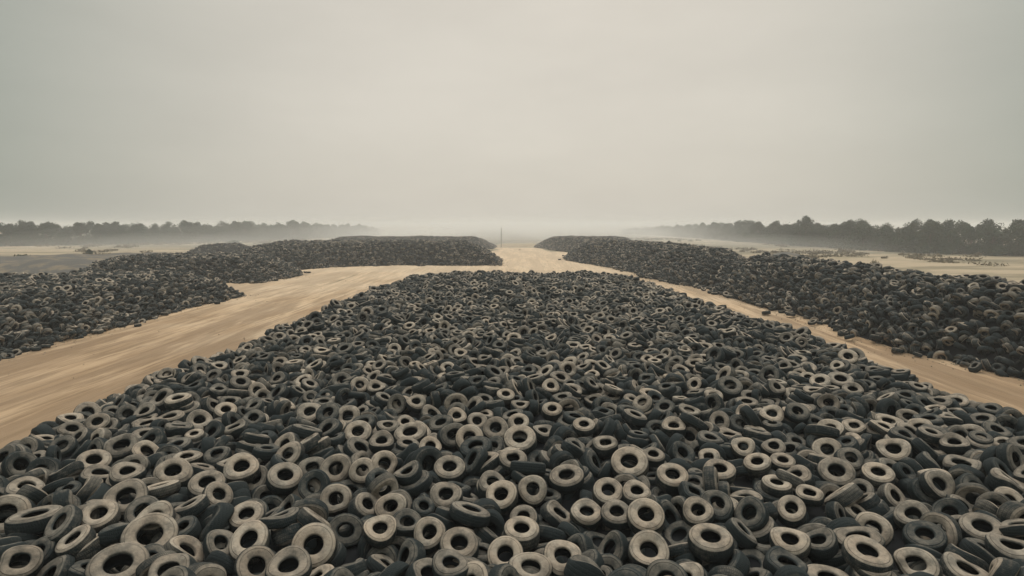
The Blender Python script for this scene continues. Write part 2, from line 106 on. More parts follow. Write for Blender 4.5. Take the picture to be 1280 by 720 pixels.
-771,873,-45,11,41,-9,3, -910,1170,-89,50,41,-55,6, -861,1258,-31,66,7,-9,2, -668,-1326,-46,7,78,167,0, -794,-1336,-28,43,41,-155,6, -722,-1239,-74,83,-24,56,3, -817,-802,-75,191,25,-46,0, -667,-676,-68,-64,44,-109,1,
-816,-525,-63,68,-65,-173,1, -789,-404,-48,-37,-17,184,1, -756,-283,-34,-13,-187,-68,2, -797,-176,-32,-176,-79,39,2, -670,-32,12,104,-100,135,2, -684,239,-52,16,-26,-126,0, -723,370,-68,-112,12,-36,2, -680,548,-5,-8,8,-58,1,
-710,690,-1,14,23,-118,1, -662,793,-46,9,-25,194,7, -770,950,-110,116,-47,-44,5, -789,1165,-65,28,-40,-136,1, -757,1327,-25,17,14,-104,5, -638,-1427,30,33,-46,-128,6, -537,-1312,-91,32,50,-58,2, -616,-1076,-52,-13,182,-54,6,
-538,-897,-3,-6,70,99,0, -579,-712,-17,-90,33,145,3, -644,-556,-51,-53,-39,-9,5, -610,-464,-102,17,72,126,5, -539,-298,16,29,6,-53,3, -603,-129,-37,57,19,36,7, -552,71,-23,-25,-26,107,4, -602,198,-96,-4,-97,46,0,
-598,318,-52,72,-66,136,2, -552,511,8,42,48,49,7, -546,847,-19,-62,-184,-46,7, -547,990,-59,-41,-6,-117,6, -459,1061,-74,40,-50,63,2, -557,1314,-56,-23,133,136,3, -511,1348,-123,148,-24,-36,3, -345,-1354,-69,-122,-68,-128,0,
-400,-1213,3,-47,17,-175,3, -461,-1093,-4,-28,-17,33,1, -416,-1018,-92,2,-51,182,0, -459,-742,-47,-160,-50,-86,7, -406,-562,-74,7,37,88,3, -304,-354,-18,-3,-45,-135,1, -363,-174,-30,-38,53,72,1, -347,-56,-36,-23,106,-20,7,
-408,256,-74,28,-63,-48,0, -475,448,-83,78,-65,149,0, -428,565,-8,5,-10,58,0, -471,742,-40,65,20,-15,0, -443,926,12,5,8,-43,7, -380,1130,-49,24,-35,21,7, -428,1302,-37,-38,-58,-34,0, -409,1436,-52,1,12,154,0,
-212,-1360,26,-32,-10,-137,0, -318,-1283,26,-22,-16,197,3, -185,-1031,-86,-33,69,117,0, -371,-1043,-39,12,-61,95,5, -163,-797,-48,-194,-42,-18,0, -131,-653,9,48,90,33,1, -280,-509,-82,73,-41,56,0, -147,-367,-13,-1,100,157,0,
-235,-111,-46,-20,133,-146,1, -214,40,14,21,-13,86,0, -305,269,11,2,-57,45,7, -306,417,1,-9,-23,146,4, -311,556,-3,4,-35,-48,5, -312,734,-77,52,-32,-134,0, -300,945,-7,-17,-13,-158,2, -246,1137,-13,11,-30,-194,1,
-266,1341,-107,-98,-50,-46,6, -279,1434,34,-4,11,-125,3, 18,-1435,-11,17,16,-5,2, 15,-1166,-106,-81,-38,-173,1, -122,-1115,-39,-89,71,-128,0, -64,-864,-68,16,-102,-171,3, -35,-715,-49,0,0,128,5, -220,-624,-78,88,-32,-136,1,
-117,-471,-5,34,-31,153,3, -100,-220,-85,22,6,-174,1, -67,-182,-25,-7,-44,181,5, -62,97,10,-17,35,56,2, -84,327,-48,-44,13,130,0, -105,440,-104,-14,-43,-163,0, -88,542,-50,-3,-35,193,4, -153,790,-31,-1,-16,158,2,
-126,918,-3,18,-26,-146,0, -84,1195,-48,-1,0,-3,2, -90,1311,-22,0,0,200,0, -195,1420,-119,-98,-75,134,0, 139,-1337,-37,-54,-52,-172,6, 77,-1153,-35,-28,-31,-104,2, -48,-1132,-12,29,17,183,1, 39,-936,18,7,9,-164,2,
82,-772,-18,-17,27,-181,2, 109,-652,-51,50,-28,160,5, -20,-370,-33,48,-9,-193,3, 23,-230,-83,-82,-16,-82,1, 39,-119,-111,-13,-8,-170,2, 42,192,-41,-43,-14,-145,1, 133,403,-16,15,54,62,1, 120,666,-57,125,-66,128,1,
25,937,-42,-172,9,-36,4, -48,1034,-102,133,-52,-128,3, 6,1168,-57,-61,-130,34,3, 72,1435,0,-7,-8,156,2, 318,-1414,-20,-40,35,-86,0, 238,-1261,-88,-13,0,-156,1, 190,-1116,-55,65,44,28,5, 277,-1053,-1,10,-35,193,6,
188,-814,-94,6,-60,61,0, 250,-653,-58,15,-41,107,4, 137,-482,-75,-29,-63,60,1, 138,-332,-115,-27,-83,85,7, 187,-139,-36,-139,-138,-29,7, 142,130,-101,-35,-92,-16,5, 193,264,-66,-14,-28,24,5, 261,450,-101,-19,136,132,0,
205,535,-74,22,199,9,5, 223,759,-88,78,16,97,1, 313,937,-33,82,98,149,1, 192,1252,9,0,0,-196,2, 181,1430,-24,-38,11,182,0, 437,-1444,35,-16,-17,163,5, 410,-1303,18,33,18,96,0, 336,-1187,-75,31,-48,-99,3,
443,-915,4,0,0,55,0, 357,-808,-13,18,-44,145,7, 382,-661,14,61,-1,-94,7, 360,-456,-93,9,68,61,0, 424,-278,-63,127,62,2,5, 378,-135,-14,41,-69,-152,1, 386,110,-54,72,80,-166,0, 362,239,-74,-14,-106,-4,3,
402,427,-31,17,-76,-37,2, 289,512,-18,30,-2,-189,3, 342,787,-48,-93,2,172,6, 425,1055,-39,87,-172,26,7, 446,1262,-104,68,-47,152,0, 361,1410,-44,-60,-2,190,3, 643,-1278,-54,175,-89,26,3, 521,-1304,-28,25,41,-192,0,
520,-1102,-73,26,-61,22,3, 569,-928,-14,0,0,183,0, 579,-795,-4,-8,11,119,6, 569,-662,-6,11,-41,186,1, 506,-528,-73,43,-38,-72,5, 533,-240,-60,22,-44,-39,0, 642,8,-109,-16,96,171,0, 610,180,-67,155,-32,35,0,
517,347,6,-7,13,166,2, 621,424,0,5,20,110,2, 575,696,-64,-40,-10,-144,0, 552,838,-74,-52,86,-65,0, 639,966,-86,-22,58,6,1, 592,1083,-87,12,-22,187,3, 655,1226,-89,62,129,-133,5, 622,1398,7,7,-9,189,3,
762,-1185,-55,93,45,136,0, 743,-1073,-12,-58,39,181,7, 684,-870,-30,-36,119,157,2, 810,-659,-92,-15,-184,-71,0, 707,-536,-88,-46,-32,18,7, 626,-363,-48,10,-78,-113,0, 654,-242,-52,6,-62,-169,1, 722,-143,-6,-13,-40,158,6,
764,62,-21,118,49,115,4, 646,307,-3,43,-45,-145,5, 621,799,-99,-24,-119,27,1, 709,839,-14,32,29,-192,0, 706,1132,-39,-14,-36,179,0, 788,1229,9,29,-17,176,3, 784,1358,-5,17,7,-28,1, 900,-1346,-63,-61,-77,-109,1,
979,-1231,-43,-29,76,-73,7, 898,-1094,-17,-23,-22,179,0, 836,-915,-42,-40,-120,76,1, 844,-794,-51,91,31,-155,0, 844,-504,-104,93,-177,-1,0, 957,-317,-103,-94,-43,-168,0, 860,-240,-62,25,-28,-174,1, 865,-49,-70,-40,40,108,5,
906,92,-57,-33,48,128,5, 983,296,-85,4,87,180,0, 818,323,-51,158,-25,18,1, 1009,548,-55,191,-40,-5,3, 797,750,7,-80,-60,156,0, 787,961,-37,-47,-61,45,2, 946,1035,19,28,15,-69,6, 908,1209,-37,-13,28,197,4,
889,1371,-86,51,-58,-181,1, 1009,-1407,-9,-21,-9,191,0, 1159,-1250,-103,88,6,165,0, 1107,-1142,-25,71,84,-126,1, 1013,-911,-88,-7,-68,134,6, 1138,-784,-90,40,-17,169,0, 1082,-571,21,0,0,-199,5, 1013,-366,-19,-17,-28,17,3,
1028,-242,-44,52,-31,11,0, 1040,-81,-85,-34,-68,157,2, 1128,105,2,-45,56,14,0, 1003,222,53,33,-20,-144,0, 1130,343,-97,-86,63,-80,7, 1126,815,-5,-70,-23,-167,0, 1032,940,-10,-53,-16,187,3, 1031,1189,26,-35,27,182,2,
1094,1311,-5,-32,-4,29,1, 1057,1438,-76,54,-106,-149,3, 1118,-1439,-82,-55,-60,183,3, 1226,-1154,-32,74,-174,-66,1, 1117,-918,-60,39,-47,166,5, 1240,-773,-30,-33,196,18,2, 1245,-646,-82,79,41,-36,0, 1136,-394,30,16,-13,-52,7,
1294,-264,-48,-39,-61,180,4, 1231,-94,-67,89,-26,162,5, 1300,95,-68,67,81,-125,0, 1315,342,-30,-45,-56,-187,3, 1246,448,-83,-19,-2,139,3, 1216,659,3,-23,32,181,6, 1323,680,-85,-109,-19,-167,7, 1209,896,-42,22,-15,152,2,
1334,1159,-44,-38,63,-26,3, 1229,1262,-7,11,28,195,2, 1332,1297,-69,74,2,88,1, 1434,-1309,-2,17,48,-173,6, 1436,-1007,-118,-98,51,77,0, 1434,-890,1,-16,6,-178,3, 1394,-761,-47,0,0,138,1, 1393,-626,-44,50,-2,-65,0,
1315,-515,-84,79,0,-132,0, 1445,-380,-86,9,78,90,0, 1435,-42,0,-18,-4,-126,0, 1433,86,-14,0,0,134,0, 1425,328,-10,-43,5,-121,0, 1368,410,-62,82,-14,-41,0, 1425,726,-92,-103,-140,-13,0, 1387,858,7,-26,11,164,3,
1280,1022,-15,47,-51,-153,3, 1433,1089,-13,-10,-33,-45,0, 1426,1353,-18,-26,95,-173,5, -1380,-1392,-21,36,16,157,2, -1389,-1112,2,-124,-26,-103,0, -1451,-1116,-115,47,-96,-137,0, -1287,-916,-13,0,191,-23,7, -1280,-602,-14,50,132,-56,3,
-1457,-640,-14,109,0,-153,6, -1428,-422,-10,59,-43,75,1, -1442,-243,49,1,0,-161,5, -1344,-112,30,14,73,-43,5, -1429,78,53,0,0,-199,1, -1388,196,23,-1,2,-139,2, -1461,336,-78,-30,-90,76,5, -1382,545,5,8,-10,-198,2,
-1470,741,-87,-94,-99,74,7, -1460,1017,-50,-44,-153,-6,0, -1406,1141,-32,-48,-59,51,3, -1428,1320,4,-15,179,-83,1, -1299,1388,2,-18,121,-98,2, -1146,-1389,-1,-38,-28,-158,1, -1316,-1293,-81,-1,-115,90,0, -1277,-1032,33,25,-48,-180,1,
-1327,-803,-36,-186,66,-3,3, -1131,-766,35,-193,-24,-31,0, -1151,-320,-44,-82,-91,-152,1, -1097,-188,-62,-40,-29,103,1, -1203,69,-44,23,62,-122,0, -1206,231,-3,49,67,180,2, -1227,354,-39,21,65,-187,0, -1281,458,-8,30,66,-186,2,
-1231,838,-65,-64,87,168,5, -1221,907,36,36,23,-127,0, -1291,1182,-56,-177,30,-57,1, -1252,1302,-66,-17,-36,15,4, -1069,1426,26,36,11,179,2, -1075,-1439,-38,32,-48,-79,6, -1006,-1207,6,22,34,-163,1, -1177,-1183,3,-21,64,-188,0,
-1145,-888,-29,-171,76,-25,0, -1093,-680,-18,36,-149,-64,7, -1030,-541,-56,-166,-34,26,6, -1094,-419,-9,-14,-6,-62,2, -947,-156,-31,-16,53,25,2, -1054,-75,-70,62,29,-182,3, -1121,54,-113,12,10,195,5, -944,172,-35,-12,-3,32,2,
-1171,468,28,-49,-8,124,6, -1092,591,-18,77,182,-12,2, -972,757,6,-196,35,0,0, -1017,855,-53,-150,24,-126,1, -1083,1141,-51,19,-36,-98,1, -985,1293,15,-11,37,23,0, -914,1442,21,-26,9,-181,6, -974,-1433,36,-13,-42,84,3,
-810,-1200,-8,41,182,-72,7, -803,-1086,-35,40,194,10,1, -931,-943,18,-122,154,-33,2, -817,-732,-31,182,-38,-70,0, -991,-332,33,186,-52,33,2, -874,-302,14,-47,81,48,1, -917,-233,9,-148,0,37,1, -876,-96,-62,-40,-78,119,7,
-972,-25,-71,-72,-182,-27,5, -795,182,-28,-91,106,4,7, -786,449,-2,-16,62,-47,1, -959,666,-66,124,-38,139,3, -955,801,-56,-42,-83,117,5, -934,876,-70,-161,-35,-104,7, -912,1101,-77,5,65,-188,2, -880,1206,-5,60,66,-132,3,
-803,-1430,12,117,77,110,1, -661,-1338,-123,-110,166,-11,2, -783,-913,-31,-63,165,-80,0, -672,-858,-104,-26,47,-113,0, -746,-633,-19,-7,-33,-96,0, -858,-509,-42,-94,10,159,3, -803,-396,-10,33,-23,-150,0, -653,-324,-110,79,-113,-137,0,
-727,-136,-20,-158,-100,57,1, -648,179,-9,-149,118,61,1, -740,261,-18,-56,3,186,7, -653,418,-12,-44,-63,-34,2, -804,599,19,-193,46,20,2, -746,817,14,81,181,28,6, -641,939,-109,-126,48,107,0, -861,991,-41,-45,41,20,2,
-685,1303,-68,77,-129,-98,5, -665,1445,-46,55,-190,-14,5, -687,-1402,43,-48,-34,108,0, -501,-1338,-49,-6,66,-27,1, -622,-1235,-106,166,-49,-90,5, -496,-842,-6,34,61,171,0, -660,-671,3,-170,-50,87,1, -661,-538,-23,134,134,-13,0,
-568,-467,-77,-76,12,-137,2, -575,-379,-39,166,-108,-12,0, -605,-174,0,8,64,-187,2, -587,92,19,31,-18,-186,3, -529,256,14,-116,-129,-24,4, -571,289,-8,73,76,-80,2, -664,594,32,199,17,-10,0, -570,880,-86,111,161,10,2,
-654,996,-81,121,-34,36,5, -563,1144,-90,59,78,155,5, -607,1367,-43,-118,31,35,0, -493,1424,35,15,197,9,2, -405,-1435,2,-3,29,-71,0, -429,-1339,0,-104,-26,55,0, -508,-1069,22,-12,-16,-66,6, -479,-978,-54,-49,-39,108,1,
-506,-582,-38,4,145,-50,3, -400,-583,-13,4,70,48,7, -479,-455,-45,19,181,41,3, -430,-321,-20,12,99,-162,1, -481,-147,-32,43,22,100,5, -495,164,-91,-108,120,84,0, -434,251,-43,-64,-26,183,0, -456,355,-69,25,-174,89,2,
-414,576,31,-4,-10,186,5, -459,686,-23,64,26,42,7, -470,1046,-29,-174,76,-20,1, -497,1193,-31,-161,-25,11,4, -435,1306,10,-4,-69,-121,1, -416,1436,-10,-1,12,125,0, -295,-1448,1,81,-39,-74,5, -306,-1154,-27,-99,159,-10,3,
-385,-991,18,-51,-23,54,1, -142,-702,-48,-62,72,141,5, -314,-568,28,-2,-6,-81,2, -285,-523,-37,33,82,-179,6, -284,-217,19,166,99,-49,4, -207,-165,-89,127,2,4,3, -375,91,-67,166,-104,3,0, -317,192,-118,-144,66,81,3,
-318,409,45,-30,-13,185,6, -302,641,-42,-74,-121,-86,0, -334,740,-35,18,-58,-12,4, -308,857,-94,129,-52,82,6, -350,1014,4,150,-106,79,0, -215,1289,-15,-36,40,-192,0, -188,1434,43,154,-100,-65,2, -137,-1446,9,33,-182,-27,5,
0,-1266,-30,-91,18,-174,3, -215,-1174,-46,-38,191,30,1, -216,-1005,13,-91,-172,16,4, -44,-732,-16,0,0,-106,5, -9,-659,-8,164,-86,-14,5, -51,-552,4,28,18,13,0, -97,-292,-49,60,72,-141,2, 45,-24,-16,-73,14,-67,6,
-49,144,46,-49,17,24,4, -121,179,-75,-136,57,28,0, -138,400,-35,2,-21,-140,7, -83,534,2,18,30,-190,4, -197,973,-39,156,-47,-116,2, -106,1036,-95,155,3,-124,7, -111,1291,24,0,0,-24,2, -126,1434,-21,-39,-6,195,0,
224,-1351,6,-141,128,-43,6, 41,-1298,-14,-80,-150,19,1, 82,-1131,21,-69,185,-29,4, 344,-1175,-13,198,18,22,3, -35,-812,-34,19,-111,-163,3, 132,-587,-1,-60,-9,-140,3, 38,-483,2,-80,28,-5,3, 113,-220,-97,9,-165,79,5,
66,-122,-49,-10,76,-86,7, 60,45,-15,141,-4,-62,6, 121,313,-23,-118,86,115,0, 188,426,4,-45,33,-147,2, 91,542,-80,153,45,33,2, 156,630,-62,112,102,13,7, 98,970,-58,-171,-77,-36,2, 153,1001,-91,91,4,-126,1,
49,1312,-83,-38,11,182,0, -3,1301,-15,-138,-90,76,1, 329,-1404,30,-36,11,-178,3, 263,-1277,-41,-10,7,-62,3, 239,-1152,-37,-30,53,-136,0, 183,-868,-13,54,-27,-120,0, 185,-831,-51,55,25,-191,0, 217,-710,-38,-25,-35,195,1,
101,-465,-53,67,-16,-186,0, 327,-329,-100,5,-46,-150,1, 211,-33,-85,-35,-158,45,5, 140,91,-27,52,45,-23,7, 155,215,-26,76,-22,-60,7, 123,469,-101,-179,16,-68,5, 268,626,-113,147,-92,71,3, 257,713,-78,78,17,95,3,
109,884,-11,-148,-77,8,1, 245,1135,-109,-37,7,135,5, 226,1146,-30,37,113,-161,7, 271,1435,-2,-142,-6,-140,2, 420,-1436,69,-15,-18,154,0, 474,-1309,40,35,33,90,0, 375,-1027,-53,-51,-85,-16,1, 472,-834,-76,-104,108,67,6,
308,-887,-45,-105,-145,89,0, 256,-364,-71,2,-85,37,2, 451,-482,-52,-119,138,-77,3, 314,-119,-9,-7,-57,-52,3, 311,13,-66,111,166,-11,4, 362,362,-121,-128,-97,-108,5, 270,356,-68,47,-178,-44,3, 488,558,-91,0,-27,194,5,
277,689,-43,-186,24,52,1, 280,1000,-83,-1,46,-190,0, 485,1152,-71,44,20,-53,3, 449,1234,-65,80,20,25,2, 357,1435,6,-35,-48,68,0, 608,-1386,12,-123,-153,38,1, 461,-1112,-12,172,-46,35,1, 489,-1022,-34,-105,69,131,7,
572,-927,23,0,0,-184,5, 624,-814,44,1,6,193,7, 484,-750,6,160,115,25,2, 513,-382,-107,-25,76,183,0, 505,-363,-69,149,-107,61,0, 646,-40,-24,37,6,188,0, 483,176,-21,33,29,-51,7, 335,301,-80,154,61,73,5,
527,491,-39,-81,-170,49,5, 603,576,-67,120,151,-18,2, 578,730,-32,175,-92,-8,5, 598,941,-4,-34,15,-168,4, 597,1069,-42,14,14,-36,1, 599,1196,-61,130,-43,21,0, 633,1413,60,-8,7,-170,3, 744,-1359,-53,-76,-15,-119,0,
791,-1216,-33,-96,37,-169,0, 623,-1034,-40,-49,-188,38,2, 776,-815,-26,-61,130,-36,2, 821,-584,-68,-122,89,70,1, 693,-644,-88,88,142,-67,7, 604,-574,-42,-67,95,98,1, 755,-286,-55,-31,55,-131,6, 637,-149,-71,-49,83,-175,5,
815,42,-52,-110,75,-144,1, 757,207,-47,-12,53,150,2, 743,463,-23,31,-42,190,3, 760,647,-65,-107,93,141,1, 669,674,-76,-152,-38,124,3, 730,1016,-58,68,-100,-143,3, 689,1138,2,38,0,-140,0, 813,1104,2,-187,-61,-4,1,
802,1466,-28,58,141,-129,3, 885,-1318,-35,-95,27,84,1, 820,-1289,-57,-44,-146,-64,5, 843,-989,3,29,-98,164,3, 1026,-901,13,78,-166,17,2, 906,-868,-88,150,-20,89,3, 836,-487,-53,18,19,-142,7, 993,-281,-117,-32,96,50,5,
826,-209,-7,-33,-58,178,0, 882,-25,-33,-33,20,97,3, 910,131,-26,-52,62,76,7, 883,259,-84,-115,22,162,0, 983,329,-60,-72,-48,-112,0, 916,505,-56,69,-153,54,0, 946,637,-31,2,15,110,0, 913,831,31,180,-45,-46,4,
826,1086,-61,-142,-140,10,2, 969,1288,-4,5,19,196,5, 870,1434,-75,-58,-50,-12,1, 972,-1398,24,23,-2,-193,0, 1079,-1291,-7,-2,-25,-170,7, 1078,-1197,-4,91,115,-121,2, 1118,-998,-17,29,-22,-188,7, 985,-787,-4,-23,82,-170,3,
1083,-533,57,0,0,-198,0, 935,-417,-63,-6,15,-60,6, 1141,-293,-21,-7,151,-130,1, 1001,-132,-88,-23,-99,117,1, 914,178,11,172,86,-47,2, 1127,259,28,-83,16,-147,4, 1165,388,-108,43,109,151,5, 1123,481,-75,150,-1,-83,6,
1008,711,-69,148,17,-105,3, 992,825,-46,79,-55,-145,3, 1149,1186,1,-98,154,-20,7, 1088,1345,26,-10,-30,-164,1, 998,1448,-62,-95,129,-117,2, 1265,-1415,-49,-19,150,-51,2, 1209,-1105,-91,148,-48,-102,1, 1206,-1017,-102,-64,-119,-139,1,
1262,-1015,-32,42,50,11,6, 1196,-680,-27,71,81,-95,7, 1098,-472,-112,129,11,77,0, 1260,-260,-7,11,-71,102,1, 1321,-71,-62,-135,-142,8,5, 1310,3,-19,173,-44,68,4, 1207,198,-40,77,181,1,2, 1221,475,-39,-9,5,135,1,
1287,542,14,153,-112,-64,2, 1187,872,6,-89,-174,-17,6, 1164,1009,-32,-46,-145,-128,3, 1274,1336,1,-70,11,10,3, 1384,1253,-22,-64,186,1,0, 1203,1450,-64,111,-153,33,5, 1439,-1446,48,21,148,-96,2, 1414,-1328,44,31,29,-77,4,
1325,-1045,-75,137,126,7,6, 1435,-972,-81,17,-161,117,2, 1425,-761,3,25,5,-194,7, 1384,-648,-11,46,-6,4,6, 1277,-495,-33,-34,-51,179,0, 1435,-173,14,-10,5,-179,0, 1436,-44,42,-18,2,-69,0, 1429,85,27,0,0,191,1,
1436,172,-64,110,-69,115,2, 1477,499,-125,-128,5,-154,6, 1440,712,-42,-30,83,-164,0, 1264,880,25,176,29,-91,4, 1442,965,-26,195,-25,19,5, 1415,1114,26,-23,-25,41,4, 1441,1234,-52,-112,163,-1,1, 1446,1446,-3,-24,35,-121,5,
-1405,-1428,27,21,-1,129,1, -1385,-1070,17,-126,12,-65,0, -1409,-1001,-35,74,-40,135,4, -1229,-977,-53,-98,167,-32,7, -1446,-798,-60,-176,47,-21,5, -1442,-549,44,62,-64,-178,0, -1447,-478,-9,61,60,-156,6, -1060,-285,-21,8,51,-31,0,
-1306,122,-50,62,184,42,5, -1425,69,94,0,0,55,0, -1446,304,-11,-23,-196,-5,5, -1353,368,-10,191,-47,-11,0, -1350,645,-68,-188,-64,8,1, -1381,805,-60,14,-16,-194,3, -1465,849,3,-163,-32,110,7, -1446,1155,-8,-84,2,162,0,
-1435,1345,37,-46,75,178,0, -1269,1354,6,104,-51,162,5, -1270,-1342,26,-14,-27,-144,4, -1260,-1197,-79,11,-142,-140,6, -1024,-1005,-11,-27,5,-134,2, -1160,-1031,-113,106,-60,-26,1, -1226,-791,-3,-132,-144,24,0, -1283,-456,-37,31,76,138,3,
-1253,-291,-5,104,-20,-125,7, -1196,-121,-71,11,-31,191,0, -1158,-40,-100,3,84,-160,3, -1160,156,-72,90,11,141,3, -1140,202,28,63,31,147,0, -1229,348,9,25,-64,156,0, -1237,594,35,-3,58,171,4, -1331,865,-30,119,-138,34,5,]
import bpy, math, random, time
import numpy as np
from mathutils import Vector, Quaternion, Matrix, noise
from mathutils.bvhtree import BVHTree

T0 = time.time()
R = math.radians
rng = np.random.default_rng(11)
random.seed(11)
scene = bpy.context.scene
COL = scene.collection

# ------------------------------------------------------------------ camera
FPX = 711.0                      # focal length in pixels of a 1280 px wide frame
CAM_H = 6.0
PITCH = math.atan(79 / FPX)
YAW = math.atan(10 / FPX)
cam_d = bpy.data.cameras.new('camera')
cam_d.sensor_width = 36
cam_d.lens = 36 * FPX / 1280
cam_d.clip_start = 0.1
cam_d.clip_end = 6000
cam = bpy.data.objects.new('camera', cam_d)
cam.location = (0, 0, CAM_H)
cam.rotation_euler = (math.pi / 2 - PITCH, 0, YAW)
COL.objects.link(cam)
scene.camera = cam
CM = np.array(cam.rotation_euler.to_matrix())


def at(px, py, z=0.0):
    """world point at height z seen at photo pixel (px, py)"""
    d = CM @ np.array([(px - 640) / FPX, -(py - 360) / FPX, -1.0])
    t = (z - CAM_H) / d[2]
    return np.array([d[0] * t, d[1] * t, z])


def project(P):
    v = (np.asarray(P) - np.array([0, 0, CAM_H])) @ CM
    return 640 + FPX * v[..., 0] / -v[..., 2], 360 - FPX * v[..., 1] / -v[..., 2], -v[..., 2]


# ------------------------------------------------------------------ helpers
def tag(o, label=None, cat=None, group=None, kind=None):
    if label: o['label'] = label
    if cat: o['category'] = cat
    if group: o['group'] = group
    if kind: o['kind'] = kind
    return o


def np_mesh(name, V, F, mats=None, mat_idx=None, attrs=None, smooth=True):
    m = bpy.data.meshes.new(name)
    V = np.ascontiguousarray(V, dtype=np.float32)
    F = np.ascontiguousarray(F, dtype=np.int32)
    k = F.shape[1]
    m.vertices.add(len(V)); m.vertices.foreach_set('co', V.ravel())
    m.loops.add(F.size); m.loops.foreach_set('vertex_index', F.ravel())
    m.polygons.add(len(F))
    m.polygons.foreach_set('loop_start', np.arange(0, F.size, k, dtype=np.int32))
    m.polygons.foreach_set('use_smooth', np.full(len(F), smooth, dtype=bool))
    for mt in mats or []: m.materials.append(mt)
    if mat_idx is not None:
        m.polygons.foreach_set('material_index', np.ascontiguousarray(mat_idx, dtype=np.int32))
    for n, a in (attrs or {}).items():
        at_ = m.attributes.new(n, 'FLOAT', 'POINT')
        at_.data.foreach_set('value', np.ascontiguousarray(a, dtype=np.float32))
    m.update(calc_edges=True)
    return m


def link(name, mesh, parent=None):
    o = bpy.data.objects.new(name, mesh)
    COL.objects.link(o)
    if parent: o.parent = parent
    return o


class Nodes:
    def __init__(s, mat):
        mat.use_nodes = True
        s.t = mat.node_tree
        s.t.nodes.clear()

    def n(s, typ, props=None, **ins):
        nd = s.t.nodes.new(typ)
        for k, v in (props or {}).items(): setattr(nd, k, v)
        for k, v in ins.items():
            key = int(k[1:]) if k[0] == 'i' and k[1:].isdigit() else k.replace('_', ' ')
            if isinstance(v, bpy.types.NodeSocket): s.t.links.new(v, nd.inputs[key])
            else: nd.inputs[key].default_value = v
        return nd

    def math(s, op, a, b=0.0, clamp=False):
        return s.n('ShaderNodeMath', {'operation': op, 'use_clamp': clamp}, i0=a, i1=b).outputs[0]

    def mix(s, f, a, b):
        nd = s.t.nodes.new('ShaderNodeMix'); nd.data_type = 'RGBA'
        for i, v in ((0, f), (6, a), (7, b)):
            if isinstance(v, bpy.types.NodeSocket): s.t.links.new(v, nd.inputs[i])
            else: nd.inputs[i].default_value = v if i == 0 else (*v, 1)
        return nd.outputs[2]

    def noise(s, vec, scale, detail=4, rough=.55):
        return s.n('ShaderNodeTexNoise', Vector=vec, Scale=scale, Detail=detail, Roughness=rough).outputs[0]

    def ramp(s, f, a, b):
        return s.n('ShaderNodeMapRange', i0=f, i1=a, i2=b, i3=0.0, i4=1.0).outputs[0]

    def out(s, col, rough=.85, height=None, bump=.3, dist=.02, spec=.3, **kw):
        b = s.n('ShaderNodeBsdfPrincipled', Roughness=rough, **kw)
        b.inputs['Specular IOR Level'].default_value = spec
        if isinstance(col, bpy.types.NodeSocket): s.t.links.new(col, b.inputs['Base Color'])
        else: b.inputs['Base Color'].default_value = (*col, 1)
        if height is not None:
            bm_ = s.n('ShaderNodeBump', Strength=bump, Distance=dist, Height=height)
            s.t.links.new(bm_.outputs[0], b.inputs['Normal'])
        o = s.n('ShaderNodeOutputMaterial')
        s.t.links.new(b.outputs[0], o.inputs['Surface'])


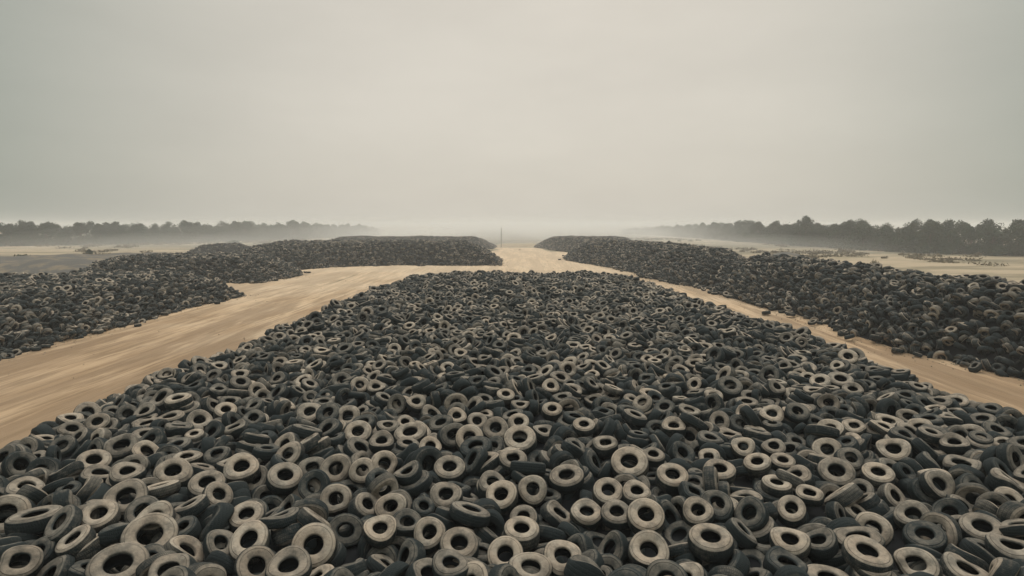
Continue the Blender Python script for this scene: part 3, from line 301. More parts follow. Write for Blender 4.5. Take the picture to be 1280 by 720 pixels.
# ------------------------------------------------------------------ materials
def rubber(name, lo, hi, dark=(.030, .036, .038), up_gain=.25, grooves=False, side=False):
    m = bpy.data.materials.new(name)
    N = Nodes(m)
    t1 = N.n('ShaderNodeAttribute', {'attribute_type': 'GEOMETRY', 'attribute_name': 'tone'}).outputs['Fac']
    t2 = N.n('ShaderNodeAttribute', {'attribute_type': 'OBJECT', 'attribute_name': 'tone'}).outputs['Fac']
    tone = N.math('ADD', t1, t2)
    geo = N.n('ShaderNodeNewGeometry')
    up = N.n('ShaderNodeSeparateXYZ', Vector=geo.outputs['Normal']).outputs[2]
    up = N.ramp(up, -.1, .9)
    n1 = N.noise(geo.outputs['Position'], 3.1, 5, .6)
    n2 = N.noise(geo.outputs['Position'], 17.0, 4, .65)
    base = N.math('ADD', N.math('MULTIPLY', tone, hi - lo), lo)
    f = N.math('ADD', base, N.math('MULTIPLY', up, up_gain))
    f = N.math('ADD', f, N.math('MULTIPLY', N.math('SUBTRACT', n1, .5), 1.1))
    f = N.math('ADD', f, N.math('MULTIPLY', N.math('SUBTRACT', n2, .5), .6), clamp=True)
    n3 = N.noise(geo.outputs['Position'], 6.5, 5, .7)
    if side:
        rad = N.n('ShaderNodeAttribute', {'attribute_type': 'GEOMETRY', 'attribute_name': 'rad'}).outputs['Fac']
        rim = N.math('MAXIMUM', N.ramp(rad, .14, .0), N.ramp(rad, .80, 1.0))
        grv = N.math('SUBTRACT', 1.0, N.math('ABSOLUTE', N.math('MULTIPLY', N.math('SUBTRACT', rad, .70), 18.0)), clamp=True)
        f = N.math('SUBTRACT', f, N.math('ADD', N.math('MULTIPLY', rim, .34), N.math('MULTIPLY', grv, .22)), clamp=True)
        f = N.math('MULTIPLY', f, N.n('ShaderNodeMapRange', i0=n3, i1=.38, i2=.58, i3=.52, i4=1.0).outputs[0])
    dustc = N.mix(N.ramp(n1, .35, .65), (.45, .355, .262), (.415, .355, .280))
    dustc = N.mix(N.math('MULTIPLY', N.ramp(n3, .55, .70), .45), dustc, (.22, .175, .13))
    col = N.mix(f, dark, dustc)
    h = N.math('ADD', n2, N.math('MULTIPLY', n3, 1.2))
    if side: h = N.math('SUBTRACT', h, N.math('MULTIPLY', grv, .7))
    if grooves:
        tc = N.n('ShaderNodeTexCoord').outputs['Object']
        sep = N.n('ShaderNodeSeparateXYZ', Vector=tc)
        ang = N.math('ARCTAN2', sep.outputs[1], sep.outputs[0])
        z = N.math('MULTIPLY', N.math('ABSOLUTE', sep.outputs[2]), 60.0)
        w = N.math('SINE', N.math('ADD', N.math('MULTIPLY', ang, 64.0), z))
        w2 = N.math('SINE', N.math('MULTIPLY', sep.outputs[2], 150.0))
        h = N.math('ADD', N.math('MULTIPLY', N.ramp(N.math('MAXIMUM', w, w2), .2, .7), -.6), n2)
        col = N.mix(N.math('MULTIPLY', N.ramp(N.math('MAXIMUM', w, w2), .3, .8), .5), col, dark)
    N.out(col, .85, h, .85, .012, .14)
    return m


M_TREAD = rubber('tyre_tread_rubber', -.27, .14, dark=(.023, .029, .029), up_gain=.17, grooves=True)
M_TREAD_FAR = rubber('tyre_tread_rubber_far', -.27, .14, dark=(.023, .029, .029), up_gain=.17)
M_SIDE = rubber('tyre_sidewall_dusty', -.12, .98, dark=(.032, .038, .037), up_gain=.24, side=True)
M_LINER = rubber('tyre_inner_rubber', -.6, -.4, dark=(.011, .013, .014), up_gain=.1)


def mat_simple(name, fn):
    m = bpy.data.materials.new(name); fn(Nodes(m)); return m


M_CORE_SHADE = mat_simple('packed_tyre_shade', lambda N: N.out((.010, .011, .012), .95, None, spec=.1))  # near-black core: shade of the gaps and tyre holes put into its colour


def sand(N):
    geo = N.n('ShaderNodeNewGeometry').outputs['Position']
    st = N.n('ShaderNodeMapping', {'vector_type': 'POINT'}, Vector=geo, Scale=(1.0, .075, 1.0), Rotation=(0, 0, R(3))).outputs[0]
    a = N.noise(st, 1.1, 6, .6)
    b = N.noise(st, 4.0, 5, .6)
    c = N.noise(geo, .12, 4, .5)
    g = N.noise(geo, 28.0, 3, .6)
    col = N.mix(N.ramp(a, .43, .57), (.35, .23, .13), (.56, .395, .245))
    col = N.mix(N.math('MULTIPLY', N.ramp(b, .49, .60), .72), col, (.19, .125, .07))
    col = N.mix(N.math('MULTIPLY', N.ramp(c, .42, .66), .4), col, (.56, .45, .33))
    col = N.mix(N.math('MULTIPLY', N.ramp(g, .52, .75), .18), col, (.36, .26, .16))
    wide = N.noise(N.n('ShaderNodeMapping', Vector=geo, Scale=(.55, .05, 1.0), Rotation=(0, 0, R(-4))).outputs[0], .9, 5, .62)
    col = N.mix(N.math('MULTIPLY', N.ramp(wide, .50, .55), .66), col, (.20, .13, .075))
    fine = N.noise(N.n('ShaderNodeMapping', Vector=geo, Scale=(1.0, .05, 1.0)).outputs[0], 9.0, 3, .6)
    col = N.mix(N.math('MULTIPLY', N.ramp(fine, .50, .62), .40), col, (.24, .165, .10))
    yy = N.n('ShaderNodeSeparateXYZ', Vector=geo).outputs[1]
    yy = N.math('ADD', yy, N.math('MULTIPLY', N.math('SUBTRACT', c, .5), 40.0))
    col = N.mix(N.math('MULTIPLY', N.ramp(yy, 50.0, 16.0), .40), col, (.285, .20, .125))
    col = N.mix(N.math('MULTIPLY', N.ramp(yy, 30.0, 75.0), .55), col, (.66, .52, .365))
    h = N.math('ADD', N.math('ADD', N.math('MULTIPLY', b, 1.0), N.math('MULTIPLY', g, .3)), N.math('MULTIPLY', fine, .35))
    N.out(col, .95, h, .6, .10, .1)


def field(N):
    geo = N.n('ShaderNodeNewGeometry').outputs['Position']
    st = N.n('ShaderNodeMapping', Vector=geo, Scale=(.35, 1.0, 1.0)).outputs[0]
    a = N.noise(st, .035, 7, .62)
    b = N.noise(st, .16, 6, .65)
    g = N.noise(geo, 9.0, 4, .65)
    col = N.mix(N.ramp(a, .44, .56), (.41, .32, .215), (.19, .16, .105))
    col = N.mix(N.math('MULTIPLY', N.ramp(b, .49, .58), .75), col, (.17, .145, .09))
    col = N.mix(N.math('MULTIPLY', N.ramp(g, .5, .72), .35), col, (.20, .175, .105))
    N.out(col, .95, g, .5, .08, .1)


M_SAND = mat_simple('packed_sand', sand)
M_FIELD = mat_simple('dry_field_soil', field)


def gravel(N):
    geo = N.n('ShaderNodeNewGeometry').outputs['Position']
    a = N.noise(geo, .5, 6, .65); g = N.noise(geo, 12.0, 4, .7)
    col = N.mix(a, (.085, .082, .075), (.17, .150, .125))
    col = N.mix(N.math('MULTIPLY', g, .5), col, (.10, .10, .095))
    col = N.mix(N.ramp(a, .5, .62), col, (.21, .17, .12))
    N.out(col, .95, g, .6, .05, .1)


M_GRAVEL = mat_simple('grey_spoil', gravel)


def leafm(N):
    geo = N.n('ShaderNodeNewGeometry').outputs['Position']
    rnd = N.n('ShaderNodeObjectInfo').outputs['Random']
    a = N.noise(geo, .6, 3)
    col = N.mix(a, (.030, .055, .030), (.060, .088, .048))
    col = N.mix(N.math('MULTIPLY', rnd, .5), col, (.068, .080, .045))
    N.out(col, .8, None, spec=.2)


def barkm(N):
    geo = N.n('ShaderNodeNewGeometry').outputs['Position']
    a = N.noise(geo, 4.0, 5)
    N.out(N.mix(a, (.07, .055, .04), (.16, .13, .10)), .9, a, .6, .05)


M_LEAF = mat_simple('scrub_foliage', leafm)
M_BARK = mat_simple('bark', barkm)

# ------------------------------------------------------------------ ground
def grid(x0, x1, nx, y0, y1, ny, zf, name, mat, kind='structure', warp=None):
    xs = np.linspace(x0, x1, nx); ys = np.linspace(y0, y1, ny)
    X, Y = np.meshgrid(xs, ys)
    if warp: X, Y = warp(X, Y)
    V = np.stack([X, Y, zf(X, Y)], -1).reshape(-1, 3)
    i = np.arange(ny - 1)[:, None] * nx + np.arange(nx - 1)[None]
    F = np.stack([i, i + 1, i + nx + 1, i + nx], -1).reshape(-1, 4)
    return tag(link(name, np_mesh(name, V, F, [mat])), kind=kind)


def wob(X, Y, s, seed):
    return (np.sin(X * s + seed) * np.cos(Y * s * .83 + seed * 1.7) + .6 * np.sin(X * s * 2.3 + Y * s * 1.1 + seed * 3.1)
            + .35 * np.cos(X * s * 4.1 - Y * s * 3.7 + seed)) / 1.95


g = grid(-2500, 2500, 3, -600, 4000, 3, lambda X, Y: X * 0, 'ground', M_FIELD)


def rutz(X, Y, base):
    z = base + .030 * wob(X * 3.2, Y * .35, 1.0, 2.0) + .018 * wob(X * 7.0, Y * .5, 1.0, 5.0)
    for xr, w, a in ((-13.2, .5, .05), (-15.4, .5, .06), (-18.6, .6, .05), (-20.5, .5, .05), (15.4, .4, .05), (17.0, .4, .05)):
        c = xr + .9 * np.sin(Y * .06 + xr)
        z = z - 1.5 * a * np.exp(-((X - c) / w) ** 2) + a * .5 * np.exp(-((X - c - 2 * w) / w) ** 2)
    return z


def road_warp(X, Y):
    return X, Y


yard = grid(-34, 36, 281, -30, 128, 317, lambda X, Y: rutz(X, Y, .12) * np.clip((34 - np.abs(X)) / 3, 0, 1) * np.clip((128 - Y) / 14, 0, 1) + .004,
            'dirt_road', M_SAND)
grid(-5.8, 6.2, 25, 128, 150, 23, lambda X, Y: .02 + .012 * wob(X, Y, .8, 1.), 'far_dirt_road', M_SAND,
     warp=lambda X, Y: (X + .7 * np.sin(Y * .4) * np.sign(X), Y))

# ------------------------------------------------------------------ tyre heaps: footprints on the ground
HEAPS = [   # (foot polygon, height, run of the slope, roughness)
    ([(-12.7, -9), (-12.6, 6), (-12.2, 20), (-12.1, 38), (-10.9, 46), (-7, 50.5), (7, 50.8), (11, 46.5), (12.2, 36), (13.4, 18), (13.5, 4), (13.5, -9)], 1.98, 4.0, .10),
    ([(-22.4, 10), (-22.8, 30), (-23.2, 41), (-22.3, 46.5), (-26, 50), (-36, 51), (-50, 45), (-50, 10)], 2.05, 5.0, .10),
    ([(-26.5, 56.5), (-25.4, 62), (-25.2, 66), (-29, 74), (-45, 75), (-51, 64), (-45, 55.5), (-34, 57)], 2.4, 5.5, .15),
    ([(-2.6, 82), (-3.0, 96), (-8, 106), (-44, 104), (-46, 88), (-40, 80), (-29, 73), (-25.5, 79), (-18, 82.4), (-10, 81.6)], 3.15, 6.5, .2),
    ([(-6.6, 141), (-6.5, 158), (-52, 158), (-52, 141), (-30, 142)], 2.8, 7.0, .2),
    ([(18.9, 8), (19.1, 21), (17.3, 26), (17.7, 32), (17.6, 39), (16.6, 48), (18.5, 55), (23, 57), (26, 50), (26.6, 30), (26.6, 8)], 3.3, 4.4, .22),
    ([(17.2, 50), (15, 58), (13.4, 64.6), (13.9, 70), (11.6, 80), (7.4, 95), (8.5, 108), (20, 109), (26, 85), (27.5, 62), (22, 49)], 3.35, 6.2, .2),
    ([(3.5, 152), (8.5, 131), (10.6, 121), (26, 120), (34, 160), (5, 166)], 2.7, 7.0, .15),
    ([(-70, 118), (-58, 117), (-57, 125), (-64, 128), (-71, 124)], 1.9, 4.5, .1),
]


def poly_dist(P, X, Y):
    """signed distance, positive inside"""
    P = np.array(P, float); d = np.full(X.shape, 1e9); ins = np.zeros(X.shape, bool)
    n = len(P)
    for i in range(n):
        x0, y0 = P[i]; x1, y1 = P[(i + 1) % n]
        ex, ey = x1 - x0, y1 - y0
        t = np.clip(((X - x0) * ex + (Y - y0) * ey) / (ex * ex + ey * ey), 0, 1)
        d = np.minimum(d, np.hypot(X - x0 - t * ex, Y - y0 - t * ey))
        c = (y0 > Y) != (y1 > Y)
        xi = x0 + (Y - y0) / np.where(ey == 0, 1e-9, ey) * ex
        ins ^= c & (X < xi)
    return np.where(ins, d, -d)


def heap_h(k, X, Y):
    P, H, run, rg = HEAPS[k]
    d = poly_dist(P, X, Y) + .35 * wob(X, Y, .7, k * 2.0) + .2 * wob(X, Y, 1.9, k + 9.)
    t = np.clip(d / run, 0, 1)
    s = np.sin(t * math.pi / 2) ** 1.05
    return H * s + rg * s * wob(X, Y, .38, k * 3.3 + 1) + .07 * s * wob(X, Y, 1.3, k + .5), d


# ------------------------------------------------------------------ tyre shapes
SZ = .72
VAR = [(a * SZ, b * SZ, c * SZ, k) for a, b, c, k in (
    (.32, .136, .265, 'plain'), (.32, .138, .265, 'oval'), (.33, .140, .255, 'saddle'), (.33, .143, .265, 'bend'),
    (.39, .175, .28, 'plain'), (.27, .115, .21, 'plain'), (.33, .140, .26, 'kidney'), (.35, .150, .30, 'wave'),
    (.325, .140, .27, 'egg'), (.325, .142, .275, 'dent'), (.32, .135, .25, 'sag'))]
WORD = ['round', 'oval', 'warped', 'bent', 'large', 'small', 'squashed', 'wide twisted', 'uneven', 'dented', 'sagging']


def deform(x, y, z, Rr, k):
    u = x / Rr; v = y / Rr
    if k == 'oval': x = x * 1.12; y = y * .88
    elif k == 'saddle': z = z + .038 * (u * u - v * v)
    elif k == 'bend': z = z + .07 * u * u - .027; x = x * .95
    elif k == 'kidney': x = x * 1.12; y = y * .74 + .05 * u * u; z = z + .04 * u
    elif k == 'wave': z = z + .06 * np.sin(u * 2.6); y = y * .93
    elif k == 'egg': x = x * (1.02 + .13 * v); z = z + .035 * u * v; y = y * 1.03
    elif k == 'dent':
        a = np.arctan2(y, x); f = 1 - .20 * np.exp(-((a - .6) / .55) ** 2) + .05 * np.exp(-((a + 1.9) / .8) ** 2)
        x = x * f; y = y * f; z = z + .010 * np.cos(3 * a)
    elif k == 'sag': z = z - .075 * np.maximum(u, 0) ** 2 + .02 * v; y = y * (.95 + .06 * u)
    return x, y, z


def profile(Rr, r, w, lod):
    """closed cross-section; segments carry 0 = tread, 1 = sidewall, 2 = inner lining"""
    if lod == 0:
        top = [(r, .34), (r + .002, .41), (r + .010, .455), (r + .022, .47), (r + (Rr - r) * .38, .50), (r + (Rr - r) * .62, .495), (Rr - .030, .45), (Rr - .010, .37)]
        tread = [(Rr - .001, .28), (Rr + .002, 0), (Rr - .001, -.28)]
        inn = [(r + .018, -.24), (r + .06, -.33), (Rr - .045, -.30), (Rr - .026, 0), (Rr - .045, .30), (r + .06, .33), (r + .018, .24)]
    elif lod == 1:
        top = [(r, .36), (r + .015, .46), (r + (Rr - r) * .6, .50), (Rr - .010, .42)]
        tread = [(Rr, 0)]
        inn = [(r + .04, -.28), (Rr - .04, 0), (r + .04, .28)]
    else:
        top = [(r, .38), (r + (Rr - r) * .45, .50), (Rr - .006, .40)]
        tread = []
        inn = [(Rr - .04, 0)]
    bot = [(a, -b) for a, b in reversed(top)]
    pts = top + tread + bot + inn
    seg = [1] * (len(top) - 1) + [0] * (len(tread) + 1) + [3] * (len(bot) - 1) + [2] * (len(inn) + 1)
    return [(a, b * w) for a, b in pts], seg


NSEG = {0: 44, 1: 22, 2: 15, 3: 10}
TEMPL = {}
TRAD = {}
for vi, (Rr, rr, ww, kk) in enumerate(VAR):
    for lod in range(4):
        pts, seg = profile(Rr, rr, ww, lod)
        n = NSEG[lod]; m = len(pts)
        A = np.arange(n) * 2 * math.pi / n
        pr = np.array([p[0] for p in pts]); pz = np.array([p[1] for p in pts])
        x = np.cos(A)[:, None] * pr; y = np.sin(A)[:, None] * pr; z = np.zeros((n, 1)) + pz
        x, y, z = deform(x, y, z, Rr, kk)
        V = np.stack(np.broadcast_arrays(x, y, z), -1).reshape(-1, 3)
        F = []; S = []
        for i in range(n):
            for j in range(m):
                a = i * m + j; b = i * m + (j + 1) % m; c = ((i + 1) % n) * m + (j + 1) % m; d = ((i + 1) % n) * m + j
                F.append((a, d, c, b)); S.append(seg[j])
        TEMPL[vi, lod] = (V, np.array(F), np.array(S))
        TRAD[vi, lod] = np.tile(np.clip((pr - rr) / (Rr - rr), 0, 1), n)


def quat_mat(q):
    w, x, y, z = q[:, 0], q[:, 1], q[:, 2], q[:, 3]
    M = np.empty((len(q), 3, 3))
    M[:, 0, 0] = 1 - 2 * (y * y + z * z); M[:, 0, 1] = 2 * (x * y - z * w); M[:, 0, 2] = 2 * (x * z + y * w)
    M[:, 1, 0] = 2 * (x * y + z * w); M[:, 1, 1] = 1 - 2 * (x * x + z * z); M[:, 1, 2] = 2 * (y * z - x * w)
    M[:, 2, 0] = 2 * (x * z - y * w); M[:, 2, 1] = 2 * (y * z + x * w); M[:, 2, 2] = 1 - 2 * (x * x + y * y)
    return M


# settled pile of tyres (positions, turns and shapes) that the heaps are covered with
raw = np.array(TILE, float).reshape(-1, 7).T
t_pos = raw[:3].T / 200 * SZ * np.array([.97, .97, .76])
t_q = raw[3:6].T / 200
t_q = np.concatenate([np.sqrt(np.clip(1 - (t_q ** 2).sum(1), 0, 1))[:, None], t_q], 1)
t_var = raw[6].astype(int)
t_var = np.where(t_var == 0, rng.choice([0, 8, 9, 10], len(t_var), p=[.34, .22, .22, .22]), t_var)
t_rot = quat_mat(t_q)
CELL = 13.8 * SZ * .97
ZSQ = SZ * .76


def rot_axis(ax, ang):
    """rotation matrices about unit axes (n,3) by angles (n,)"""
    c = np.cos(ang); s = np.sin(ang); x, y, z = ax.T; C_ = 1 - c
    return np.stack([np.stack([c + x * x * C_, x * y * C_ - z * s, x * z * C_ + y * s], -1),
                     np.stack([y * x * C_ + z * s, c + y * y * C_, y * z * C_ - x * s], -1),
                     np.stack([z * x * C_ - y * s, z * y * C_ + x * s, c + z * z * C_], -1)], 1)


POS = []; ROT = []; VARI = []; HEAP = []; ZL = []
for k, (P, H, run, rg) in enumerate(HEAPS):
    P = np.array(P, float)
    x0, y0 = P.min(0) - 1; x1, y1 = P.max(0) + 1
    if k == 0: ox, oy = -CELL / 2 + .3, 3.4 - CELL * 1
    else: ox, oy = x0 - rng.uniform(0, 5), y0 - rng.uniform(0, 5)
    i0 = int(math.floor((x0 - ox) / CELL)); i1 = int(math.ceil((x1 - ox) / CELL))
    j1 = int(math.ceil((y1 - oy) / CELL))
    for i in range(i0, i1):
        for j, second in [(j_, s_) for j_ in range(-1, j1 + 1) for s_ in (False, True)]:
            q = 0 if (k == 0 and i == 0 and j == 1 and not second) else rng.integers(0, 4)
            sh = np.array([0, 0]) if (k == 0 and j <= 1) else rng.uniform(-.4, .4, 2)
            Q = np.array([[[1, 0], [0, 1]], [[0, -1], [1, 0]], [[-1, 0], [0, -1]], [[0, 1], [-1, 0]]][q], float)
            p2 = t_pos[:, :2] + sh
            keep = (np.abs(p2) < CELL / 2).all(1)
            p = p2[keep] @ Q.T + [ox + (i + .5) * CELL, oy + (j + .5) * CELL]
            Q3 = np.eye(3); Q3[:2, :2] = Q
            rot = Q3 @ t_rot[keep]
            zl = t_pos[keep, 2]
            h, d = heap_h(k, p[:, 0], p[:, 1])
            ok = d > .12
            dep = p[:, 1]
            ok &= zl > ZSQ * np.where(dep < 24, -.62, np.where(dep < 60, -.45, -.36))
            p, rot, zl, h, d = p[ok], rot[ok], zl[ok], h[ok], d[ok]; vv = t_var[keep][ok]
            if not len(p): continue
            e = .4
            gx = (heap_h(k, p[:, 0] + e, p[:, 1])[0] - heap_h(k, p[:, 0] - e, p[:, 1])[0]) / (2 * e)
            gy = (heap_h(k, p[:, 0], p[:, 1] + e)[0] - heap_h(k, p[:, 0], p[:, 1] - e)[0]) / (2 * e)
            sl = np.hypot(gx, gy); ang = np.arctan(sl)
            ax = np.stack([gy, -gx, gx * 0], 1) / np.maximum(sl, 1e-6)[:, None]
            ax[sl < 1e-6] = (1, 0, 0)
            Rs = rot_axis(ax, -ang * .9)
            thin = (rng.random(len(p)) < np.clip((np.sqrt(1 + sl ** 2) - 1) * 2.8, 0, .92)) & (zl > -.25) if second else np.ones(len(p), bool)
            nrm = np.stack([-gx, -gy, np.ones_like(gx)], 1) / np.sqrt(1 + sl ** 2)[:, None]
            pos = np.stack([p[:, 0], p[:, 1], h + .04], 1) + nrm * zl[:, None]
            low = pos[:, 2] < .14
            ok = ~(low & (zl < -.18)) & thin
            pos[:, 2] = np.maximum(pos[:, 2], .14)
            # loose tyres on top lean a little towards the open, camera-side of the yard
            B = rot_axis(np.tile([[1., 0, 0]], (len(p), 1)), np.full(len(p), R(BIAS) if k == 0 else 0))
            rot = Rs @ (B @ rot)
            POS.append(pos[ok]); ROT.append(rot[ok]); VARI.append(vv[ok]); HEAP.append(np.full(ok.sum(), k)); ZL.append(zl[ok])
POS = np.concatenate(POS); ROT = np.concatenate(ROT); VARI = np.concatenate(VARI); HEAP = np.concatenate(HEAP); ZL = np.concatenate(ZL)
print('T', round(time.time()-T0,1))
# inside another heap: drop
keep = np.ones(len(POS), bool)
for k in range(len(HEAPS)):
    h, d = heap_h(k, POS[:, 0], POS[:, 1])
    keep &= ~((HEAP != k) & (d > 0) & (POS[:, 2] < h - .5))
POS, ROT, VARI, HEAP, ZL = [a[keep] for a in (POS, ROT, VARI, HEAP, ZL)]
SCL = np.stack([rng.normal(1, .08, len(POS)), rng.normal(1, .08, len(POS)), rng.normal(1.0, .12, len(POS))], 1).clip(.8, 1.22)
TONE = rng.beta(1.0, 1.1, len(POS))
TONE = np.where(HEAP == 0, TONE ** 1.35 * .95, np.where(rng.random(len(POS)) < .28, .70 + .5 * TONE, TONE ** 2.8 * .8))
TONE = TONE * np.clip((ZL / ZSQ + .55) / .35, .25, 1)          # buried tyres toned darker, painting shade into the holes; upper ones keep their dust
HERO = np.zeros(len(POS), bool)

print('T', round(time.time()-T0,1))
# tyres that lie face up on top of the near heap: photo position, width and height of the ring
FACE_UP = [(188,673,60,54),(159,624,47,42),(125,648,43,32),(148,713,70,54),(303,588,42,33),(259,609,43,31),(356,599,42,33),(217,594,43,32),
(117,581,40,29),(249,528,31,25),(388,518,31,23),(421,588,38,43),(421,626,40,40),(312,680,50,40),(393,684,54,52),(361,713,56,40),
(309,648,43,32),(23,707,47,40),(282,516,28,20),(558,622,40,33),(627,622,40,34),(562,588,40,30),(574,686,50,40),
(538,669,42,38),(652,668,45,30),(475,664,45,34),(703,700,50,42),(632,697,48,44),(811,691,49,43),(840,599,40,29),(666,613,36,38),
(480,583,36,34),(453,590,33,33),(587,550,36,33),(620,538,34,29),(648,530,28,22),(435,523,30,27),(571,523,26,20),(596,529,26,22),
(787,581,46,38),(816,572,31,23),(708,599,42,30),(771,644,40,30),(807,648,46,40),(760,617,40,32),(796,619,36,25),(757,559,31,20),
(688,485,23,18),(513,545,36,27),(538,561,28,22),(448,543,33,27),(730,534,28,18),(477,555,33,22),(641,577,36,24),
(842,536,30,18),(632,496,24,15),(888,679,53,34),(1090,664,44,42),(1045,594,44,34),(899,591,40,28),(946,582,33,23),(929,561,31,24),
(967,561,30,24),(978,580,31,19),(1012,621,32,21),(873,642,38,32),(989,640,38,30),(964,521,30,21),(1097,595,37,24),
(1050,477,30,18),(891,498,24,16),(900,530,28,25),(1227,664,47,33),(1142,648,40,32),(1193,557,31,18),(1117,565,40,28),
(987,680,46,34),(350,455,20,13),(560,462,20,13),(740,470,20,12),(810,452,19,11),(470,486,23,15),(300,470,22,14),(520,505,25,18),(690,515,26,18)]
hp = []; hr = []; hs = []; hv = []; ht = []
for (px, py, w_, h_) in FACE_UP:
    p = at(px, py, 2.2)
    for _ in range(4):
        hh, _d = heap_h(0, np.array([p[0]]), np.array([p[1]]))
        p = at(px, py, float(hh[0]) + .02)
    dep = project(p)[2]
    Rw = .5 * w_ / FPX * dep
    v = int(rng.choice([0, 0, 8, 9, 10, 1, 5 if Rw < .21 else 3, 2]))
    if Rw > .29: v = 4
    sc = float(np.clip(Rw / VAR[v][0], .72, 1.25))
    view = np.array([0, 0, CAM_H]) - p; view /= np.linalg.norm(view)
    phi = math.acos(min(.97, max(.3, h_ / w_)))
    el = min(math.asin(view[2]) + phi, R(88))
    az = math.atan2(view[1], view[0]) + random.uniform(-.25, .25)
    n = Vector((math.cos(el) * math.cos(az), math.cos(el) * math.sin(az), math.sin(el)))
    q = Vector((0, 0, 1)).rotation_difference(n) @ Quaternion((0, 0, 1), random.uniform(0, 6.28))
    hp.append(p + [0, 0, .01]); hr.append(np.array(q.to_matrix())); hs.append((sc * random.uniform(.96, 1.05), sc * random.uniform(.94, 1.04), sc * random.uniform(.95, 1.25))); hv.append(v); ht.append(random.uniform(.42, .95))
hp = np.array(hp); hr = np.array(hr); hs = np.array(hs); hv = np.array(hv)
near = (HEAP == 0) & (POS[:, 1] < 30)
for i in range(len(hp)):
    dx = POS - hp[i]
    n = hr[i][:, 2]
    along = dx @ n
    lat = np.linalg.norm(dx - along[:, None] * n, axis=1)
    kill = near & (np.linalg.norm(dx, axis=1) < .8) & (((lat < .37) & (along > -.13)) | ((lat < .24) & (along > -.21)))
    near &= ~kill
    HEAP[kill] = -1
keep = HEAP >= 0
POS, ROT, VARI, HEAP, ZL, SCL, TONE, HERO = [a[keep] for a in (POS, ROT, VARI, HEAP, ZL, SCL, TONE, HERO)]
POS = np.concatenate([POS, hp]); ROT = np.concatenate([ROT, hr]); VARI = np.concatenate([VARI, hv]); SCL = np.concatenate([SCL, hs])
TONE = np.concatenate([TONE, ht]); HEAP = np.concatenate([HEAP, np.zeros(len(hp), int)]); HERO = np.concatenate([HERO, np.ones(len(hp), bool)])

print('T', round(time.time()-T0,1))
# strays that have rolled off the feet of the heaps
sp = []; sr = []; sv = []
while len(sp) < 170:
    k = int(rng.choice([0, 1, 1, 2, 3, 5, 5, 5, 6, 6]))
    P = np.array(HEAPS[k][0], float)
    x = rng.uniform(P[:, 0].min() - 2, P[:, 0].max() + 2); y = rng.uniform(max(8, P[:, 1].min() - 2), P[:, 1].max() + 2)
    d = heap_h(k, np.array([x]), np.array([y]))[1][0]
    if not -rng.exponential(.25) < d < .1: continue
    a = abs(rng.normal(0, .22)); az = rng.uniform(0, 6.28); v = int(rng.integers(0, 8))
    sp.append((x, y, .13 + VAR[v][2] * .5 + VAR[v][0] * math.sin(a) * .8)); sv.append(v)
    sr.append(rot_axis(np.array([[math.cos(az), math.sin(az), 0]]), np.array([a]))[0])
m_ = len(sp)
POS = np.concatenate([POS, sp]); ROT = np.concatenate([ROT, sr]); VARI = np.concatenate([VARI, sv]); SCL = np.concatenate([SCL, np.ones((m_, 3))])
TONE = np.concatenate([TONE, rng.uniform(.1, .8, m_)]); HEAP = np.concatenate([HEAP, np.full(m_, 9)]); HERO = np.concatenate([HERO, np.zeros(m_, bool)])

# the three hundred tyres that show largest: count what the camera sees of each
PX, PY, DEP = project(POS)
cand = np.where((HEAP == 0) & (DEP > 3) & (DEP < 17) & (PX > -60) & (PX < 1340) & (PY < 790))[0]
bv = []; bf = []; owner = []; off = 0
for i in cand:
    V, F, S = TEMPL[VARI[i], 2]
    W_ = (V * SCL[i]) @ ROT[i].T + POS[i]
    bv.extend(map(tuple, W_.tolist())); bf.extend((F + off).tolist()); owner.extend([i] * len(F)); off += len(V)
tree = BVHTree.FromPolygons(bv, bf)
hits = np.zeros(len(POS), int); sx = np.zeros(len(POS)); sy = np.zeros(len(POS))
org = Vector((0, 0, CAM_H))
for py in range(470, 720, 4):
    for px in range(2, 1280, 4):
        d = CM @ np.array([(px - 640) / FPX, -(py - 360) / FPX, -1.0])
        loc, nn, idx, dist = tree.ray_cast(org, Vector(d).normalized())
        if idx is not None:
            o = owner[idx]; hits[o] += 1; sx[o] += px; sy[o] += py
del tree, bv, bf
order = np.argsort(-hits)[:300]
order = order[hits[order] > 0]
single = np.zeros(len(POS), bool); single[order] = True

print('T', round(time.time()-T0,1))
# ---- single tyres
part_mesh = {}
for vi in range(len(VAR)):
    V, F, S = TEMPL[vi, 0]
    for s_, nm, mt in ((0, 'tread', M_TREAD), (1, 'sidewall', M_SIDE), (3, 'sidewall', M_SIDE), (2, 'inner_lining', M_LINER)):
        f = F[S == s_]; u, inv = np.unique(f, return_inverse=True)
        part_mesh[vi, s_] = np_mesh(nm, V[u], inv.reshape(f.shape), [mt], None, {'rad': TRAD[vi, 0][u]})

ORD = ['zeroth', 'first', 'second', 'third', 'fourth', 'fifth', 'sixth', 'seventh', 'eighth', 'ninth', 'tenth', 'eleventh', 'twelfth',
       'thirteenth', 'fourteenth', 'fifteenth', 'sixteenth', 'seventeenth', 'eighteenth', 'nineteenth', 'twentieth']
TENS = {2: 'twenty', 3: 'thirty', 4: 'forty', 5: 'fifty', 6: 'sixty', 7: 'seventy', 8: 'eighty', 9: 'ninety'}


def ordw(n):
    return ORD[n] if n <= 20 else (TENS[n // 10] + ('-' + ORD[n % 10] if n % 10 else 'ieth')).replace('yieth', 'ieth')


